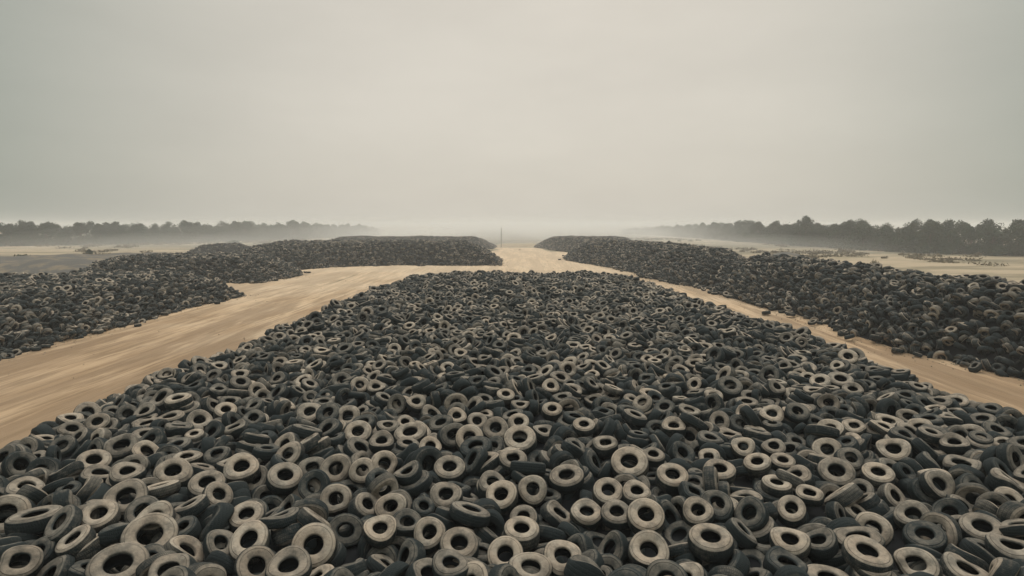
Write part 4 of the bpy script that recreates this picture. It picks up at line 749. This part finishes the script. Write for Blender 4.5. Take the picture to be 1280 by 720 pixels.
cx = sx / np.maximum(hits, 1); cy = sy / np.maximum(hits, 1)
rows = []
idxs = sorted(order.tolist(), key=lambda i: -cy[i])
per_row = 20
for a in range(0, len(idxs), per_row): rows.append(sorted(idxs[a:a + per_row], key=lambda i: cx[i]))
place = {}
for r_, row in enumerate(rows):
    for c_, i in enumerate(row):
        half = len(row) // 2
        side = (ordw(c_ + 1) + ' from left') if c_ < half else (ordw(len(row) - c_) + ' from right')
        side = side.replace('first from left', 'leftmost').replace('first from right', 'rightmost') if side.startswith('first from') else side
        rowt = 'bottom row' if r_ == 0 else '%s row up' % ordw(r_ + 1)
        place[i] = rowt + ', ' + side


def pose_word(i):
    n = ROT[i][:, 2] * (1 if ROT[i][2, 2] >= 0 else -1)
    if n[2] > .93: return 'lying flat'
    if n[2] < .35: return 'standing on edge'
    if abs(n[0]) > abs(n[1]): return 'tipped to the right' if n[0] > 0 else 'tipped to the left'
    return 'tipped toward the camera' if n[1] < 0 else 'tipped away showing tread'


def build_tyre(vi):
    root = bpy.data.objects.new('scrap_tyre', None); COL.objects.link(root)
    root.empty_display_size = .2
    for s_, nm in ((0, 'tread'), (1, 'sidewall'), (3, 'sidewall'), (2, 'inner_lining')):
        link(nm, part_mesh[vi, s_], root)
    return root


protos = {}
for i in idxs:
    vi = int(VARI[i])
    if vi not in protos:
        root = protos[vi] = build_tyre(vi)
    else:
        src = protos[vi]
        root = src.copy(); COL.objects.link(root)
        for ch in src.children:
            c = ch.copy(); COL.objects.link(c); c.parent = root
    s3 = Vector(SCL[i].tolist())
    root.matrix_world = Matrix.LocRotScale(Vector(POS[i]), Matrix(ROT[i].tolist()).to_quaternion(), s3)
    t = float(TONE[i])
    tone = 'dark grey' if t < .3 else 'grey' if t < .5 else 'dusty grey' if t < .7 else 'pale dusty'
    tag(root, '%s %s tyre %s, %s' % (tone, WORD[vi], pose_word(i), place[i]), 'tyre', 'scrap tyres on the near heap')
    for ch in root.children: ch['tone'] = t

print('T', round(time.time()-T0,1))
# ---- all the other tyres: one mass
VS = []; FS = []; MS = []; TS = []; RS = []; off = 0
rest = ~single
lod = np.where(DEP < 20, 1, np.where(DEP < 62, 2, 3))
lod = np.where(DEP < 11, 0, lod)
lod[(PX < -150) | (PX > 1430) | (DEP < 2)] = 2
for vi in range(len(VAR)):
    for L in range(4):
        ii = np.where(rest & (VARI == vi) & (lod == L))[0]
        if not len(ii): continue
        V, F, S = TEMPL[vi, L]
        if L >= 2:
            V = V * [1, 1, 1.05]
        W_ = np.einsum('nij,vj->nvi', ROT[ii] * SCL[ii][:, None, :], V) + POS[ii][:, None]
        n = len(ii)
        VS.append(W_.reshape(-1, 3).astype(np.float32))
        FS.append((F[None] + (np.arange(n) * len(V))[:, None, None] + off).reshape(-1, 4).astype(np.int32))
        MS.append(np.tile(np.where(S == 3, 1, S), n))
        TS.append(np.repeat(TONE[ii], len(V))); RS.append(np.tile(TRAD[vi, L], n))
        off += n * len(V)
n_rest = int(rest.sum())
print('T', round(time.time()-T0,1))
# sheet inside each heap under the loose top layer, coloured black as shade
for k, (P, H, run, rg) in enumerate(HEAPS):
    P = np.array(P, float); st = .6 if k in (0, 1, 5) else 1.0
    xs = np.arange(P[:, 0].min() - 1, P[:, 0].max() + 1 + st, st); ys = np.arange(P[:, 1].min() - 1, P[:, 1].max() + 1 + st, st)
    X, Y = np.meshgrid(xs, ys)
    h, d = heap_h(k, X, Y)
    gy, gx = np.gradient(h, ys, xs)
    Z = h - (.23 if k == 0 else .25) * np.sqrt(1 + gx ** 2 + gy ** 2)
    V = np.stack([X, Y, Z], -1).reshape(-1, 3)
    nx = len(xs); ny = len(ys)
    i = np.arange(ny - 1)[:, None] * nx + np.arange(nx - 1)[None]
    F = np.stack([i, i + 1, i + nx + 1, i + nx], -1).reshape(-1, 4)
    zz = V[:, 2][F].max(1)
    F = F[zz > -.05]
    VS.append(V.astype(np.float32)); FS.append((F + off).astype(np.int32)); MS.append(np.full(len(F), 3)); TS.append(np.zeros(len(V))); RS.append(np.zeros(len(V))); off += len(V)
mm = np_mesh('scrap_tyres', np.concatenate(VS), np.concatenate(FS), [M_TREAD_FAR, M_SIDE, M_LINER, M_CORE_SHADE], np.concatenate(MS), {'tone': np.concatenate(TS), 'rad': np.concatenate(RS)})
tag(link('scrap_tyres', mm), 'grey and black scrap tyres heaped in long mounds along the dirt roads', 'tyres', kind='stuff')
print('tyres', len(POS), 'rest', n_rest, 'faces', len(mm.polygons), 'single', int(single.sum()), 'min hits', hits[order].min(), 'heroes single', int((HERO & single).sum()), len(hp))

print('T', round(time.time()-T0,1))
# ------------------------------------------------------------------ low mounds of grey spoil
def mound(name, poly, H, run, label, mat=M_GRAVEL, seed=1., st=.8, cat='mound'):
    P = np.array(poly, float)
    base = P.mean(0)
    xs = np.arange(P[:, 0].min() - 1, P[:, 0].max() + 1 + st, st); ys = np.arange(P[:, 1].min() - 1, P[:, 1].max() + 1 + st, st)
    X, Y = np.meshgrid(xs, ys)
    d = poly_dist(P, X, Y) + .6 * wob(X, Y, .5, seed)
    t = np.clip(d / run, -1, 1)
    Z = np.where(t > 0, H * np.sin(np.clip(t, 0, 1) * math.pi / 2) * (1 + .16 * wob(X, Y, .45, seed + 2)), t * .6) + .05 * wob(X, Y, 2.1, seed)
    V = np.stack([X - base[0], Y - base[1], Z], -1).reshape(-1, 3)
    nx = len(xs); ny = len(ys)
    i = np.arange(ny - 1)[:, None] * nx + np.arange(nx - 1)[None]
    F = np.stack([i, i + 1, i + nx + 1, i + nx], -1).reshape(-1, 4)
    o = link(name, np_mesh(name, V, F, [mat])); o.location = (base[0], base[1], 0)
    return tag(o, label, cat)


mound('spoil_mound', [(-88, 62), (-46, 60), (-46, 84), (-52, 96), (-70, 88), (-90, 80)], 1.7, 8, 'low smooth grey spoil mound behind the nearest heap on the left', seed=3)
mound('spoil_mound', [(42, 97), (50, 96), (51, 103), (44, 104)], 1.3, 4.0, 'small grey cone of spoil behind the right-hand tyre heaps', seed=5, st=.5)
mound('earth_berm', [(-7, 158), (6, 156), (7, 162), (-7, 164)], .75, 2.5, 'low brown earth bank across the far end of the road', mat=M_FIELD, seed=2, st=.6, cat='bank')

# ------------------------------------------------------------------ thin pole
def tube(rings):
    n = 10; V = []; F = []
    for (x, y, z, r_) in rings:
        for i in range(n):
            a = 2 * math.pi * i / n; V.append((x + r_ * math.cos(a), y + r_ * math.sin(a), z))
    for k in range(len(rings) - 1):
        for i in range(n): F.append((k * n + i, k * n + (i + 1) % n, (k + 1) * n + (i + 1) % n, (k + 1) * n + i))
    return np.array(V), np.array(F)


V, F = tube([(0, 0, -.3, .085), (0, 0, 2.5, .075), (0.03, 0, 5.25, .06), (0.03, 0, 5.3, .0)])
pp = at(626.5, 309)
pole = link('pole', np_mesh('pole', V, F, [M_BARK])); pole.location = (pp[0], pp[1], 0)
tag(pole, 'thin weathered upright pole at the far end of the central road', 'pole')

# ------------------------------------------------------------------ trees
def crown_np(w, h, seed, n=6500, base=.0):
    r = np.random.default_rng(seed)
    nb = 30
    C = np.stack([r.normal(0, .26, nb) * w, r.normal(0, .26, nb) * w, base + h * .10 + r.uniform(.0, .84, nb) ** .85 * (h - base)], 1)
    C[:, :2] *= (1 - .7 * np.clip((C[:, 2] / h - .4) / .5, 0, 1))[:, None]
    C[:5, 2] = r.uniform(.05, .2, 5) * h
    rad = r.uniform(.10, .24, nb) * w * (1 - .35 * np.clip(C[:, 2] / h, 0, 1))
    rad = np.minimum(rad, h * .33)
    rr_ = np.hypot(C[:, 0], C[:, 1]) / w
    C[:, 2] = np.minimum(C[:, 2], h * (1 - .9 * rr_ ** 1.3) - rad * .9); C[:, 2] = np.maximum(C[:, 2], rad * .3)
    b = r.integers(0, nb, n)
    d = r.normal(size=(n, 3)); d /= np.linalg.norm(d, axis=1)[:, None]
    P = C[b] + d * (rad[b] * r.uniform(.3, 1.3, n) ** .7)[:, None]
    P[:, 2] = np.abs(P[:, 2] - .05) + .05
    s = r.uniform(.10, .24, n)
    a = r.normal(size=(n, 3)); a /= np.linalg.norm(a, axis=1)[:, None]
    c = np.cross(a, r.normal(size=(n, 3))); c /= np.linalg.norm(c, axis=1)[:, None]
    V = np.stack([P - a * s[:, None], P + c * s[:, None] * .6, P + a * s[:, None], P - c * s[:, None] * .6], 1).reshape(-1, 3)
    return V, np.arange(4 * n).reshape(n, 4)


def trunk_np(h, w, seed):
    r = random.Random(seed)
    V0, F0 = tube([(0, 0, -.2, .20), (.05, 0, h * .3, .15), (.1, .05, h * .6, .08), (.1, 0, h * .85, .03)])
    Vs = [V0]; Fs = [F0]; off = len(V0)
    for k in range(5):
        a = r.uniform(0, 6.28); z = h * r.uniform(.15, .5); l = w * r.uniform(.2, .38)
        v, f = tube([(.05, 0, z, .08), (.05 + l * .5 * math.cos(a), l * .5 * math.sin(a), z + l * .5, .05), (l * math.cos(a), l * math.sin(a), z + l * 1.1, .02)])
        Vs.append(v); Fs.append(f + off); off += len(v)
    return np.concatenate(Vs), np.concatenate(Fs)


KT = []
for s_, (w, h) in enumerate([(6.5, 6.6), (5.2, 7.2), (8.0, 6.2), (4.6, 5.4), (7.0, 7.6), (5.8, 6.0)]):
    cv, cf = crown_np(w, h, 40 + s_); tv, tf = trunk_np(h, w, s_)
    KT.append((w, h, np_mesh('crown', cv, cf, [M_LEAF], smooth=False), np_mesh('trunk', tv, tf, [M_BARK]), cv, cf))
SHAPE = ['rounded', 'upright', 'broad', 'small', 'tall full', 'bushy']


def along(path, step, jit):
    P = np.array(path, float); out = []
    for a, b in zip(P[:-1], P[1:]):
        L = np.linalg.norm(b - a); n = max(1, int(L / step))
        for i in range(n):
            p = a + (b - a) * (i / n) + rng.uniform(-jit, jit, 2); out.append(p)
    return out


LEFT = [(-215, 128), (-180, 142), (-146, 157), (-120, 178), (-103, 205), (-92, 236), (-90, 270), (-86, 345)]
RIGHT = [(112, 92), (98, 108), (86, 122), (82, 140), (80, 165), (80, 205), (80, 265), (77, 320), (70, 400)]
for side, path in (('left', LEFT), ('right', RIGHT)):
    pts = along(path, 3.5, 1.1)
    def pxof(p): return project(np.array([p[0], p[1], 3.]))[0]
    pts = sorted(pts, key=pxof)
    vis = [p for p in pts if -30 < pxof(p) < 1310]
    for j, p in enumerate(vis):
        ki = int(rng.integers(0, 6)); w, h, cm, tm, _, _ = KT[ki]
        root = bpy.data.objects.new('scrub_tree', None); COL.objects.link(root)
        root.location = (p[0], p[1], 0); root.rotation_euler = (0, 0, rng.uniform(0, 6.28))
        sc = rng.uniform(.85, 1.15) * (1.0 if side == 'left' else .92) * (1 - .5 * max(0, (p[1] - 230) / 170))
        root.scale = (sc, sc, sc * rng.uniform(.85, 1.12))
        link('crown', cm, root); link('trunk', tm, root)
        edge = j + 1 if side == 'left' else len(vis) - j
        tag(root, ('hazy %s tree in the %s treeline, %s from the photo\'s %s edge' % (SHAPE[ki], side, ordw(edge), side)) if edge <= len(vis) / 2 else
            ('faded %s tree in the %s treeline, %s from its hazy inner end' % (SHAPE[ki], side, ordw(len(vis) + 1 - edge))), 'tree', 'trees along the %s edge of the yard' % side)
# the wood behind the first row reads as one mass
VS = []; FS = []; off = 0
for path in (LEFT, RIGHT):
    sgn = -1 if path is LEFT else 1
    for dd in (4, 8, 12):
        for p in along([(x + sgn * dd * .75, y + dd * .65) for x, y in path], 4.2, 2.0):
            w, h, _, _, cv, cf = KT[int(rng.integers(0, 6))]
            a = rng.uniform(0, 6.28); c, s = math.cos(a), math.sin(a)
            sub = rng.permutation(len(cf))[:2600]
            v = cv.reshape(-1, 4, 3)[sub].reshape(-1, 3) @ np.array([[c, s, 0], [-s, c, 0], [0, 0, 1]]) * rng.uniform(.85, 1.08) * (1 - .5 * max(0, (p[1] - 230) / 170)) + [p[0], p[1], 0]
            VS.append(v); FS.append(np.arange(len(v)).reshape(-1, 4) + off); off += len(v)
tag(link('woodland', np_mesh('woodland', np.concatenate(VS), np.concatenate(FS), [M_LEAF], smooth=False)), 'hazy grey-green scrub wood behind the first row of trees', 'woodland', kind='stuff')

# bushes in the field
for (px, py, w, h, lab) in ((29, 331, 4.6, 1.5, 'low dark bush on the pale field at the far left'), (112, 319, .9, 1.1, 'small upright shrub on the field behind the grey spoil mound'),
                            (292, 306, 5, 1.3, 'hazy low bush behind the small far tyre heap on the left')):
    p = at(px, py)
    cv, cf = crown_np(w, h, int(px), n=1500, base=.0)
    cv[:, 2] = np.abs(cv[:, 2])
    o = bpy.data.objects.new('bush', None); COL.objects.link(o); o.location = (p[0], p[1], 0)
    link('foliage', np_mesh('foliage', cv, cf, [M_LEAF], smooth=False), o)
    tag(o, lab, 'bush')

print('T', round(time.time()-T0,1))
# dry scrub scattered over the field
VS = []; FS = []; off = 0
cand_ = np.stack([rng.uniform(-190, 150, 6000), rng.uniform(62, 260, 6000)], 1)
dd = np.max([poly_dist(HEAPS[k][0], cand_[:, 0], cand_[:, 1]) for k in range(len(HEAPS))], 0)
ok = (dd < -2) & (np.abs(cand_[:, 0] - 1) > 38) & (wob(cand_[:, 0], cand_[:, 1], .055, 4.0) + rng.normal(0, .35, 6000) > .35)
for x, y in cand_[ok][:900]:
    w_, h_ = rng.uniform(.5, 2.6), rng.uniform(.15, .55); n_ = 60
    P = rng.normal(size=(n_, 3)) * [w_ * .4, w_ * .4, h_ * .5]; P[:, 2] = np.abs(P[:, 2]); P += [x, y, .02]
    a = rng.normal(size=(n_, 3)) * .16; b_ = rng.normal(size=(n_, 3)) * .10
    VS.append(np.stack([P - a, P + b_, P + a, P - b_], 1).reshape(-1, 3)); FS.append(np.arange(4 * n_).reshape(-1, 4) + off); off += 4 * n_
M_SCRUB = mat_simple('dry_scrub_leaf', lambda N: N.out(N.mix(N.noise(N.n('ShaderNodeNewGeometry').outputs['Position'], .4), (.11, .095, .055), (.22, .17, .10)), .9, None, spec=.1))
tag(link('dry_scrub', np_mesh('dry_scrub', np.concatenate(VS), np.concatenate(FS), [M_SCRUB], smooth=False)), 'dry brown scrub scattered over the field between heaps and treelines', 'scrub', kind='stuff')

# stones and clods at the feet of the heaps and along the road
n = 5200
cxy = np.stack([rng.uniform(-26, 22, 90000), np.where(rng.random(90000) < .8, rng.uniform(12, 100, 90000), rng.uniform(50, 83, 90000))], 1)
best = np.max([poly_dist(HEAPS[k][0], cxy[:, 0], cxy[:, 1]) for k in (0, 1, 2, 3, 5, 6)], 0)
SX = cxy[(best < .3) & (rng.random(90000) < np.exp(best / .35) + .006)][:n]
n = len(SX)
ico = np.array([(0, 0, 1), (.9, 0, .1), (0, .9, .1), (-.9, 0, .1), (0, -.9, .1), (0, 0, -.7)]); icf = np.array([(0, 1, 2), (0, 2, 3), (0, 3, 4), (0, 4, 1), (5, 2, 1), (5, 3, 2), (5, 4, 3), (5, 1, 4)])
sz = rng.uniform(.02, .05, n) * rng.uniform(.6, 1.5, n)
Vst = ico[None] * rng.uniform(.6, 1.2, (n, 6, 1)) * sz[:, None, None]
Vst = Vst + np.stack([SX[:, 0], SX[:, 1], rutz(SX[:, 0], SX[:, 1], .12) + .01], 1)[:, None]
Fst = (icf[None] + (np.arange(n) * 6)[:, None, None]).reshape(-1, 3)
tag(link('stones', np_mesh('stones', Vst.reshape(-1, 3), Fst, [mat_simple('clod', lambda N: N.out(N.mix(N.noise(N.n('ShaderNodeNewGeometry').outputs['Position'], 3.0), (.2, .16, .12), (.42, .33, .22)), .95))], smooth=False)),
    'small stones and dirt clods along the feet of the heaps', 'stones', kind='stuff')

# ------------------------------------------------------------------ air
def vol_box(name, lo, hi, dens, colr, label):
    x0, y0, z0 = lo; x1, y1, z1 = hi
    V = [(x, y, z) for x in (x0, x1) for y in (y0, y1) for z in (z0, z1)]
    F = [(0, 1, 3, 2), (4, 6, 7, 5), (0, 4, 5, 1), (2, 3, 7, 6), (0, 2, 6, 4), (1, 5, 7, 3)]
    m = bpy.data.meshes.new(name); m.from_pydata(V, [], F)
    mt = bpy.data.materials.new(name + '_air'); mt.use_nodes = True; t = mt.node_tree; t.nodes.clear()
    pv = t.nodes.new('ShaderNodeVolumePrincipled'); pv.inputs['Color'].default_value = (*colr, 1); pv.inputs['Density'].default_value = dens
    pv.inputs['Anisotropy'].default_value = .25
    o_ = t.nodes.new('ShaderNodeOutputMaterial'); t.links.new(pv.outputs[0], o_.inputs['Volume'])
    m.materials.append(mt)
    return tag(link(name, m), label, 'haze', kind='stuff')


vol_box('haze', (-2600, -700, -1.5), (2600, 4100, 11.5), HAZE, (.985, .98, .965), 'pale dusty haze over the whole yard')

for (cx_, cy_, rx, ry, rz, az_) in [(a_, b_, c_ * f_, d_ * f_, e_ * f_, g_ + f_) for (a_, b_, c_, d_, e_, g_) in DUST for f_ in (.6, .8, 1.0)]:
    V = []; F = []; nu, nvv = 36, 10
    for j in range(nvv + 1):
        for i in range(nu):
            a = 2 * math.pi * i / nu; e = -.35 + (math.pi / 2 + .35) * j / nvv
            w_ = 1 + .12 * math.sin(3 * a + az_) + .07 * math.sin(7 * a + 2 * az_)
            V.append((rx * w_ * math.cos(a) * math.cos(e), ry * w_ * math.sin(a) * math.cos(e), rz * max(-.05, math.sin(e)) * (1 + .25 * math.sin(5 * a + az_) * math.cos(e))))
    for j in range(nvv):
        for i in range(nu): F.append((j * nu + i, j * nu + (i + 1) % nu, (j + 1) * nu + (i + 1) % nu, (j + 1) * nu + i))
    F.append(tuple(range(nu - 1, -1, -1)))
    F.append(tuple(nvv * nu + i for i in range(nu)))
    m = bpy.data.meshes.new('dust_cloud'); m.from_pydata(V, [], F)
    mt = bpy.data.materials.new('drifting_dust'); mt.use_nodes = True; t = mt.node_tree; t.nodes.clear()
    pv = t.nodes.new('ShaderNodeVolumePrincipled'); pv.inputs['Color'].default_value = (.995, .985, .965, 1); pv.inputs['Density'].default_value = DUSTD / 2.6
    pv.inputs['Anisotropy'].default_value = .25
    o_ = t.nodes.new('ShaderNodeOutputMaterial'); t.links.new(pv.outputs[0], o_.inputs['Volume'])
    m.materials.append(mt)
    o = link('dust_cloud', m); o.location = (cx_, cy_, .05)
    tag(o, 'pale dust drifting low over the far end of the yard', 'dust', kind='stuff')

# ------------------------------------------------------------------ sky and sun
SUN_EL = R(48); SUN_AZ = R(12)        # azimuth from +Y towards +X
w = bpy.data.worlds.new('World'); scene.world = w; w.use_nodes = True
N = Nodes.__new__(Nodes); N.t = w.node_tree; N.t.nodes.clear()
sky = N.n('ShaderNodeTexSky', {'sky_type': 'NISHITA', 'sun_disc': False, 'sun_elevation': SUN_EL, 'sun_rotation': SUN_AZ, 'dust_density': 6.0, 'air_density': 1.0})
geo = N.n('ShaderNodeTexCoord').outputs['Generated']
nv = N.n('ShaderNodeVectorMath', {'operation': 'NORMALIZE'}, i0=geo).outputs[0]
sep = N.n('ShaderNodeSeparateXYZ', Vector=nv)
elev = sep.outputs[2]
az = N.math('DIVIDE', sep.outputs[1], N.math('SQRT', N.math('ADD', N.math('ADD', N.math('MULTIPLY', sep.outputs[0], sep.outputs[0]), N.math('MULTIPLY', sep.outputs[1], sep.outputs[1])), .0004)))
glow = N.n('ShaderNodeMapRange', {'interpolation_type': 'SMOOTHSTEP'}, i0=az, i1=.60, i2=1.0, i3=0.0, i4=1.0).outputs[0]
low = N.mix(glow, GREY, WARM)
zen = N.n('ShaderNodeMapRange', {'interpolation_type': 'SMOOTHSTEP'}, i0=elev, i1=.40, i2=.9, i3=0.0, i4=1.0).outputs[0]
skyc = N.mix(zen, low, ZEN)
cl = N.n('ShaderNodeMapping', Vector=nv, Scale=(1.0, 1.0, 3.2)).outputs[0]
cn = N.noise(cl, 1.7, 6, .55)
cn = N.n('ShaderNodeMapRange', i0=cn, i1=.3, i2=.7, i3=.925, i4=1.07).outputs[0]
fac = N.math('MULTIPLY', cn, 10.0)
g2 = N.n('ShaderNodeVectorMath', {'operation': 'SCALE'}, i0=skyc, Scale=fac).outputs[0]
mixn = N.mix(.94, (0, 0, 0), (0, 0, 0)); mn = mixn.node
N.t.links.new(sky.outputs[0], mn.inputs[6]); N.t.links.new(g2, mn.inputs[7])
bg = N.n('ShaderNodeBackground', Strength=.1); N.t.links.new(mixn, bg.inputs[0])
wo = N.n('ShaderNodeOutputWorld'); N.t.links.new(bg.outputs[0], wo.inputs[0])

sd = bpy.data.lights.new('sun', 'SUN'); sd.energy = SUN; sd.angle = R(14); sd.color = (1.0, .94, .84)
so = bpy.data.objects.new('sun', sd); COL.objects.link(so)
dirv = Vector((math.sin(SUN_AZ) * math.cos(SUN_EL), math.cos(SUN_AZ) * math.cos(SUN_EL), math.sin(SUN_EL)))
so.rotation_euler = dirv.to_track_quat('Z', 'Y').to_euler(); so.location = (0, 0, 60)

scene.view_settings.view_transform = 'Standard'; scene.view_settings.look = 'None'
scene.view_settings.exposure = 0; scene.view_settings.gamma = 1
scene.cycles.max_bounces = 5; scene.cycles.diffuse_bounces = 3; scene.cycles.volume_bounces = 4
scene.cycles.use_denoising = True
scene.cycles.use_adaptive_sampling = True
